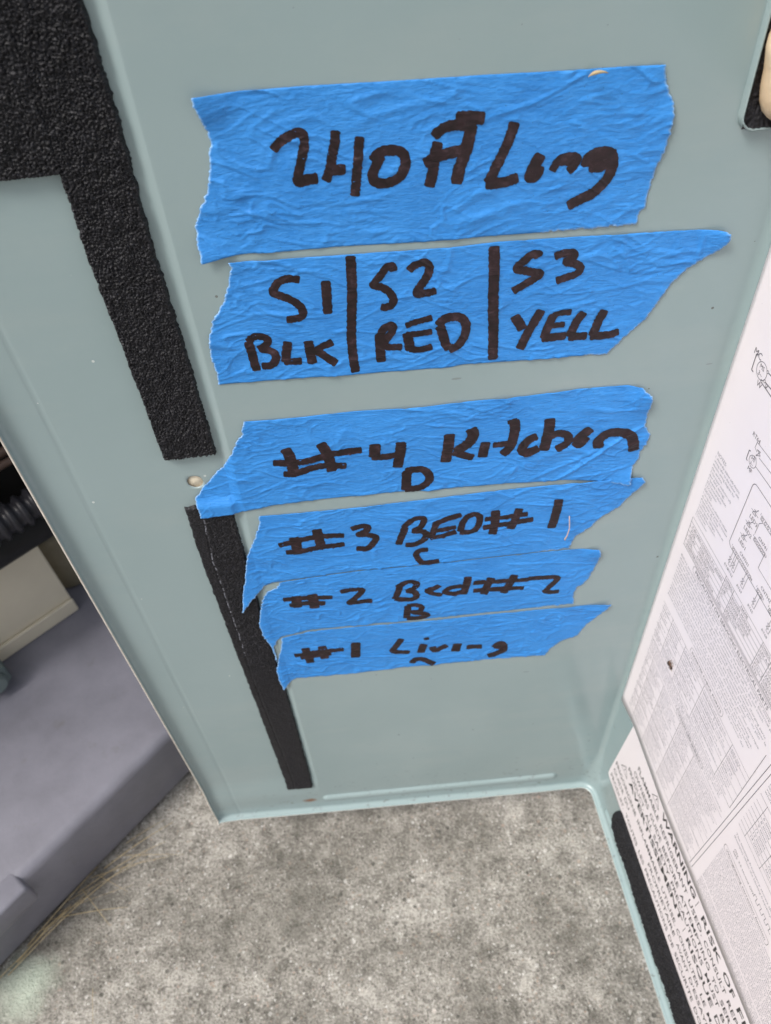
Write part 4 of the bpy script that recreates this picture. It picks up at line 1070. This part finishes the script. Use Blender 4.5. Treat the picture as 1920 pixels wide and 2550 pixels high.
# rules and frames of the tables further down
wd.line([(12, 218.4), (108.2, 219.4)], .25); wd.line([(108.2, 219.4), (108.2, 276)], .25); wd.line([(107.4, 139.5), (112.8, 292)], .3); wd.line([(109.8, 139.9), (115.4, 292)], .3)
wd.rrect(44.0, 252.6, 79.5, 257.4, 1.6, .2); wd.text("INVERTER CHECK POINTS", 45.6, 253.9, 1.8, 32.4, .004)
wd.rrect(52, 206.5, 84, 210.6, 1.6, .2); wd.text("WHEN LED BLINKS", 54, 207.6, 1.7, 27)
for z in (251, 247, 240, 232, 225): wd.line([(12, z), (108, z + .8)], .18)
for a in (24, 40, 62, 92): wd.line([(a, 219), (a, 251.5)], .2)
for z in (205, 196, 186, 177, 170, 161, 152, 143): wd.line([(12, z), (107.8, z + .6)], .18)
for a in (20, 36, 58, 76): wd.line([(a, 140), (a, 205.4)], .2)
for z in (222, 226, 230, 234, 238, 242, 246, 250, 256): wd.line([(116, z), (240, z + 1)], .2)
for a in (122, 136, 170): wd.line([(a, 222), (a, 256.5)], .2)
wd.rrect(117, 193.4, 160, 198.2, 1.6, .22); wd.text("Wiring/piping correction function", 119, 194.7, 2.0, 39)
wd.text("ON", 122, 204.4, 1.6); wd.text("OFF", 122, 201.8, 1.6); wd.text("2.5 second OFF", 127, 203, 1.6)
pz = [(142, 203)]
for q in range(4): pz += [(142 + q * 4, 206), (144 + q * 4, 206), (144 + q * 4, 203), (146 + q * 4, 203)]
wd.line(pz, .25)
wd.build("wiring_diagram", up, M['print'])

sm = Print(OU)
NOTE = ["1. About the indoor side electric", "   wiring refer to the indoor unit", "   electric wiring diagram for", "   the service.", "2. Use copper conductors only", "   (for field wiring).", "3. Symbols below indicate:", "   [O] Terminal block", "   [ ] Connector"]
NOTEF = ["1. Se reporter au schema de cablage", "   du cote interieur pour les travaux", "   d'entretien de l'unite.", "2. Utiliser des fils conducteurs en", "   cuivre (pour cablage).", "3. Les symboles indiquent :", "   [O] Bornier", "   [ ] Connecteur"]
sm.text("NOTES:", 13.4, 357.2, 1.7)
for i, t in enumerate(NOTE): sm.text(t, 13.2, 354.9 - 2.1 * i, 1.3, min(24, len(t) * .66))
sm.text("NOTES:", 13.2, 335.4, 1.5)
for i, t in enumerate(NOTEF): sm.text(t, 13.2, 333.4 - 1.95 * i, 1.2, min(24.5, len(t) * .66))
SENT = ["Before servicing, first shut off the power of the unit and wait for 10 minutes or more, then check that the voltage is 20V DC or less between the terminals 1 and 5.",
        "Electrical parts may be charged with high voltage even after the power is turned off, so do not touch them with bare hands while servicing the air conditioner.",
        "If the unit is not energized for a long time make sure that the smoothing capacitor and other charging parts are fully discharged before you start any service work.",
        "Avant toute intervention, couper le courant et attendre 10 minutes ou plus, puis verifier que la tension est 20V DC ou plus basse entre les bornes 1 et 5.",
        "Ne pas toucher les pieces electriques a mains nues, meme apres la mise hors tension, afin de prevenir des blessures par choc electrique pendant l'entretien."]
TXT = " ".join(SENT).split()
def para(P, x0, x1, ztop, n, lead, cap_, cw, seed, ragged=.12):
    """n lines of running text between x0 and x1"""
    i = seed
    for k in range(n):
        z = ztop - lead * k
        wmax = (x1 - x0) * (1 - ragged * hash2(np.array([k]), np.array([seed]), 3)[0] * (1.6 if k % 4 == 3 else .5))
        ln = TXT[i % len(TXT)]; i += 1
        while (len(ln) + 1 + len(TXT[i % len(TXT)])) * cw < wmax:
            ln += " " + TXT[i % len(TXT)]; i += 1
        P.text(ln, x0, z, cap_, len(ln) * cw, 0.0, .006)
para(sm, 13, 109, 290.0, 9, 2.35, 1.45, 1.02, 0)
para(sm, 13, 105, 268.2, 5, 2.25, 1.35, .98, 60)
para(sm, 117, 205, 289.0, 13, 2.4, 1.5, 1.02, 20)
for cx0, cx1, sd_ in ((13, 23, 3), (25, 39, 11), (41, 61, 31), (63, 91, 51), (93, 107, 71)):
    para(sm, cx0, cx1, 248.6, 13, 2.3, 1.3, .9, sd_, .35)
for cx0, cx1, sd_ in ((13, 19, 7), (21, 35, 17), (37, 57, 27), (59, 75, 37), (77, 107, 47)):
    para(sm, cx0, cx1, 202.6, 27, 2.3, 1.3, .88, sd_, .4)
para(sm, 13, 107, 216.4, 5, 2.2, 1.3, .92, 13)
for i, t in enumerate(("6 times", "8 times", "9 times", "11 times", "13 times", "14 times")):
    sm.text(t, 123.5, 247.4 - 4.0 * i, 1.8); sm.text("Not in use", 138, 247.4 - 4.0 * i, 1.6); sm.text("Outdoor board", 172, 247.4 - 4.0 * i, 1.6)
sm.text("(Example) When the blinking frequency shows the number of times", 118, 211, 1.6, 60); sm.text("The blinking frequency shows the following conditions", 118, 214, 1.6, 56)
para(sm, 117, 205, 190.4, 18, 2.25, 1.35, .96, 41)
para(sm, 117, 200, 148.4, 5, 2.2, 1.3, .94, 81)
sm.build("small_print", up, M['fine'])

# ------------------------------------------------------------------ little insect on the wiring label
def insect():
    s0, z0 = 35.5, 226.0
    def at(a, z, o): return side((s0 + a) / 1000, (z0 + z) / 1000, LAB_HI + o / 1000)
    V, F = [], []
    def blob(pts, rr, n=10):
        v, f = tube(pts, rr, n)
        b = len(V); V.extend(v); F.extend(tuple(b + i for i in q) for q in f)
    blob([at(-2.2, 1.0, .9), at(-1.7, .8, 1.0), at(-.9, .4, 1.1), at(-.2, .1, 1.1), at(.3, 0, 1.0), at(.9, -.2, 1.0), at(1.4, -.3, .9), at(1.9, -.5, .9), at(2.3, -.6, .8)],
         [.0002, .00085, .00115, .0008, .00045, .0007, .0006, .00055, .00015], 12)
    o = link("insect", mesh("insect", V, F, origin=side(s0 / 1000, z0 / 1000, LAB_HI)), None, [M['bug']])
    o.location = side(s0 / 1000, z0 / 1000, LAB_HI)
    tag(o, "tiny brown insect with thin legs on the wiring diagram label", "insect")
    for k, (a, b, c) in enumerate(((-.2, -1.4, 3.0), (.4, .2, 3.0), (1.0, 1.7, 2.6))):
        for sg in (-1, 1):
            v, f = tube([at(a, 0, .8), at((a + b) / 2, sg * c * .45, 1.3), at(b, sg * c * .8, .6), at(b + .5, sg * c, .15)], [.00016, .00014, .00012, .0001], 6)
            link("leg", mesh("leg", v, f, origin=np.array(o.location)), o, [M['leg']])
insect()

# ------------------------------------------------------------------ cable entry frame at the bend, packed with foam
def rrect_pts(x0, z0, x1, z1, r, n=8):
    p = []
    for cx, cz, a in ((x1 - r, z1 - r, 0), (x0 + r, z1 - r, 90), (x0 + r, z0 + r, 180), (x1 - r, z0 + r, 270)):
        for k in range(n + 1):
            t = math.radians(a + 90 * k / n)
            p.append((cx + r * math.cos(t), cz + r * math.sin(t)))
    return p

def entry():
    x0, z0, x1, z1 = .2704, .4826, .2918, .566
    sec = [(-.0006, .0004), (-.0003, -.0012), (-.0001, -.0020), (.0002, -.0023), (.0004, -.0023), (.0006, -.0019), (.0007, -.0002)]   # inset, y
    V, F = [], []
    n = None
    for ins, y in sec:
        ring = rrect_pts(x0 + ins, z0 + ins, x1 - ins, z1 - ins, .0048 - ins)
        n = len(ring)
        V += [(a, y, b) for a, b in ring]
    for k in range(len(sec) - 1):
        for i in range(n):
            F.append((k * n + i, k * n + (i + 1) % n, (k + 1) * n + (i + 1) % n, (k + 1) * n + i))
    link("entry_frame", mesh("entry_frame", V, F, origin=np.array(panel.location)), panel, [M['panel']])
    # black foam lining inside
    nx, nz = 60, 170
    X, Z = np.meshgrid(np.linspace(x0 + .0007, x1 - .0007, nx), np.linspace(z0 + .0007, z1 - .0007, nz), indexing='ij')
    d = np.minimum(np.minimum(X - x0, x1 - X), np.minimum(Z - z0, z1 - Z)) * 1000 - 1.9
    Y = -.0006 - .0010 * bumps(X * 1000, Z * 1000, 1.3, 8) - .0006 * np.exp(-d / 2)
    me = mesh("foam_lining", np.stack([X.ravel(), Y.ravel(), Z.ravel()], 1), grid_faces(nx, nz))
    a = me.attributes.new('lint', 'FLOAT', 'POINT')
    o = link("foam_lining", me, None, [M['foam']])
    tag(o, "black foam lining inside the rounded opening at the upper right", "foam lining")
    # cured spray foam bulging out of the opening: one lumpy mass
    bm = bmesh.new()
    bmesh.ops.create_icosphere(bm, subdivisions=5, radius=1.0)
    C_ = Vector((.2835, -.0040, .524))
    lumps = [((.2803, -.0045, .4945), .0090), ((.2795, -.0060, .507), .0094), ((.2805, -.0070, .520), .0105), ((.2820, -.0080, .540), .0115), ((.2858, -.0060, .4862), .0052), ((.2870, -.0095, .4990), .0080)]
    for v in bm.verts:
        d_ = v.co.normalized()
        best = 0.0
        # farthest hit of the ray from C_ with the lumps
        for p, r in lumps:
            w = Vector(p) - C_
            b_ = w.dot(d_); cc = w.length_squared - r * r
            disc = b_ * b_ - cc
            if disc > 0:
                t = b_ + math.sqrt(disc)
                if t > best: best = t
        best = max(best, .006)
        n1 = float(vnoise(np.array(d_.x * 5 + 3), np.array(d_.z * 5 + d_.y * 4), 5)) - .5
        v.co = C_ + d_ * best * (1 + .05 * n1)
    for _ in range(4):
        bmesh.ops.smooth_vert(bm, verts=bm.verts, factor=.5, use_axis_x=True, use_axis_y=True, use_axis_z=True)
    me = bpy.data.meshes.new("spray_foam")
    bm.to_mesh(me); bm.free()
    me.polygons.foreach_set('use_smooth', [True] * len(me.polygons))
    o = link("spray_foam", me, None, [M['spray']])
    tag(o, "lumpy tan spray foam bulging from the rounded opening at the upper right", "spray foam")
entry()

# ------------------------------------------------------------------ equipment pad, cabinet and hoses behind the panel's left edge
E1 = Vector((.69567666, .71835505, 0))       # along the pad's front edge, away from the viewer
N1 = Vector((.71835505, -.69567666, 0))      # out of its front face
def pad():
    c = Vector((-.0372, .0584, GZ)) + E1 * .35
    me = box_mesh("equipment_pad", c, -E1 * .95, -N1 * .60, Vector((0, 0, .073)), .0090, 4)
    o = link("equipment_pad", me, None, [M['pad']])
    me.polygons.foreach_set('use_smooth', [True] * len(me.polygons))
    try:
        me.set_sharp_from_angle(angle=math.radians(35))
    except Exception:
        pass
    tag(o, "grey plastic equipment pad on the concrete at the lower left", "pad")
    c = Vector((-.129, -.039, .0332)) - N1 * .014
    me2 = box_mesh("corner_flange", c, -E1 * .09, N1 * .0205, Vector((0, 0, -.024)), .003, 3)
    me2.polygons.foreach_set('use_smooth', [True] * len(me2.polygons))
    link("corner_flange", me2, o, [M['pad']])
pad()

E2 = Vector((.774, .634, 0)).normalized()
N2 = Vector((E2.y, -E2.x, 0))
P2 = Vector((-.1927, .1488, .033))
def on2(e, z, off): return P2 + E2 * e + N2 * off + Vector((0, 0, z - .033))
def cabinet():
    root = empty("cabinet", on2(-.1, .033, -.1))
    def part(name, me, mat):
        o = link(name, me, root, [mat]); o.matrix_parent_inverse = Matrix.Translation(-Vector(root.location)); me.polygons.foreach_set('use_smooth', [False] * len(me.polygons)); return o
    part("base_panel", box_mesh("base_panel", on2(-.35, .0335, -.012), E2 * .4262, N2 * .012, Vector((0, 0, .105)), .0015, 2), M['cream'])
    part("hem", box_mesh("hem", on2(-.35, .0335, .0005), E2 * .4265, N2 * .0035, Vector((0, 0, .016)), .0015, 2), M['cream'])
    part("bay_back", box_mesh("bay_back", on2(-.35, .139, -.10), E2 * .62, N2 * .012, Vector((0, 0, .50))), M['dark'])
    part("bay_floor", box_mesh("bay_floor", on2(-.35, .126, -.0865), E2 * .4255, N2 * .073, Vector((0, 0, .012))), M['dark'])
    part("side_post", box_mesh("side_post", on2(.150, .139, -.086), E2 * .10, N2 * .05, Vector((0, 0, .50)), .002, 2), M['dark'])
    part("bay_shade_sheet", box_mesh("bay_shade_sheet", on2(.0775, .0337, -.088), E2 * .40, N2 * .005, Vector((0, 0, .60))), M['dark'])  # dark sheet added so the gap behind the pipe cover stays black
    part("side_panel", box_mesh("side_panel", on2(-.36, .0335, -.10), E2 * .008, N2 * .11, Vector((0, 0, .62)), .002, 2), M['cream'])
    part("top_panel", box_mesh("top_panel", on2(-.36, .655, -.11), E2 * .63, N2 * .13, Vector((0, 0, .012)), .002, 2), M['cream'])
    tag(root, "cream outdoor unit cabinet with a dark open bay, standing on the grey pad", "cabinet")
    # tan pipe cover behind the cabinet's corner
    V, F = tube([on2(.096, z, -.045) for z in (.0335, .036, .05, .07, .092, .100)], [.0235, .025, .025, .025, .025, .025], 28)
    o = link("pipe_cover", mesh("pipe_cover", V, F), None, [M['tan']])
    tag(o, "tan rounded pipe cover behind the cream cabinet corner", "pipe cover")
    # hoses crossing the bay
    V, F = tube([on2(e, .152 + .004 * math.sin(e * 9), .006 + .002 * math.sin(e * 17)) for e in np.linspace(-.3, .2, 40)], .0195, 18)
    o = link("insulated_pipe", mesh("insulated_pipe", V, F), None, [M['black']])
    tag(o, "thick black insulated pipe lying across the cabinet opening", "pipe")
    es = np.linspace(-.3, .2, 420)
    V, F = tube([on2(e, .180 + .03 * (e - .06), .024) for e in es], [.0118 + .0016 * math.tanh(2.2 * math.sin(e * 2 * math.pi / .0095)) for e in es], 20)
    o = link("conduit", mesh("conduit", V, F), None, [M['conduit']])
    tag(o, "black corrugated conduit above the insulated pipe", "conduit")
    for k, (dz, do, r) in enumerate(((.2150, .006, .0036), (.2065, .012, .0030))):
        V, F = tube([on2(e, dz + .010 * math.sin(e * 8 + k), do) for e in np.linspace(-.3, .2, 30)], r, 12)
        o = link("cable", mesh("cable", V, F), None, [M['copper']])
        tag(o, ("upper" if k == 0 else "lower") + " of two brown cables above the corrugated conduit", "cable", "brown cables in the cabinet opening")
    # valve cap at the picture's left edge
    bm = bmesh.new()
    for r1, h0, h1, seg in ((.013, 0, .012, 24), (.0165, .012, .030, 6), (.011, .030, .036, 24)):
        bmesh.ops.create_cone(bm, cap_ends=True, segments=seg, radius1=r1, radius2=r1 * (.96 if seg == 6 else .9), depth=h1 - h0, matrix=Matrix.Translation((0, 0, (h0 + h1) / 2 + .0002)))
    bmesh.ops.bevel(bm, geom=list(bm.edges), offset=.0010, segments=2, affect='EDGES')
    me = bpy.data.meshes.new("valve_cap"); bm.to_mesh(me); bm.free()
    o = link("valve_cap", me, None, [M['teal']])
    q = N2.to_track_quat('Z', 'Y'); o.rotation_euler = q.to_euler()
    o.location = on2(-.0125, .0525, .0045)
    tag(o, "grey-green hexagonal valve cap in front of the cream cabinet", "valve cap")
cabinet()

# ------------------------------------------------------------------ dry straw along the pad
def straw():
    S = [((-.168, -.083), (-.105, -.012), .0008, .012), ((-.160, -.080), (-.085, .003), .0006, .016), ((-.125, -.033), (-.082, -.012), .0004, .006), ((-.118, -.028), (-.050, .016), .00045, .010),
         ((-.092, -.003), (-.045, .006), .00045, .006), ((-.100, -.012), (-.062, .012), .0006, .007), ((-.085, .006), (-.060, .028), .0005, .004), ((-.135, -.045), (-.090, -.030), .0004, .006),
         ((-.130, -.040), (-.075, -.022), .0004, .008), ((-.110, -.018), (-.055, .004), .0004, .007), ((-.150, -.062), (-.100, -.016), .0009, .006), ((-.155, -.072), (-.120, -.040), .0010, .004),
         ((-.095, -.095), (-.083, -.107), .0004, .003), ((-.140, -.052), (-.118, -.026), .0008, .003), ((-.105, -.016), (-.098, -.035), .0004, .003), ((-.115, -.026), (-.109, -.045), .0004, .003)]
    names = ["longest pale straw along the pad's foot", "second long pale straw beside the pad", "short fine straw pointing over the slab", "long fine straw reaching across the slab"]
    for k, (a, b, r, bow) in enumerate(S):
        r *= (.55, .8, .65, .9)[k % 4]
        jx, jy = [(float(q) - .5) for q in hash2(np.array([k, k + 40]), np.array([3, 9]), 12)]
        b = (b[0] + jx * .030 + .006, b[1] + jy * .026 - .006)
        pts = []
        for t in np.linspace(0, 1, 9):
            x, y = a[0] + (b[0] - a[0]) * t, a[1] + (b[1] - a[1]) * t
            dx, dy = b[0] - a[0], b[1] - a[1]
            w = bow * .35 * math.sin(math.pi * t) * (1 if k % 2 else -1)
            pts.append((x - dy * w * 3, y + dx * w * 3, GZ + .0016 + r + bow * math.sin(math.pi * t * .8) * (.55 if k != 12 else .2)))
        V, F = tube(pts, [r * (1 - .6 * t) for t in np.linspace(0, 1, 9)], 6)
        c = np.array(pts).mean(0)
        o = link("straw", mesh("straw", V, F, origin=c), None, [M['straw']])
        o.location = c
        tag(o, "thin dry straw lying on the concrete beside the grey pad", "straw", "dry straws beside the pad")
straw()
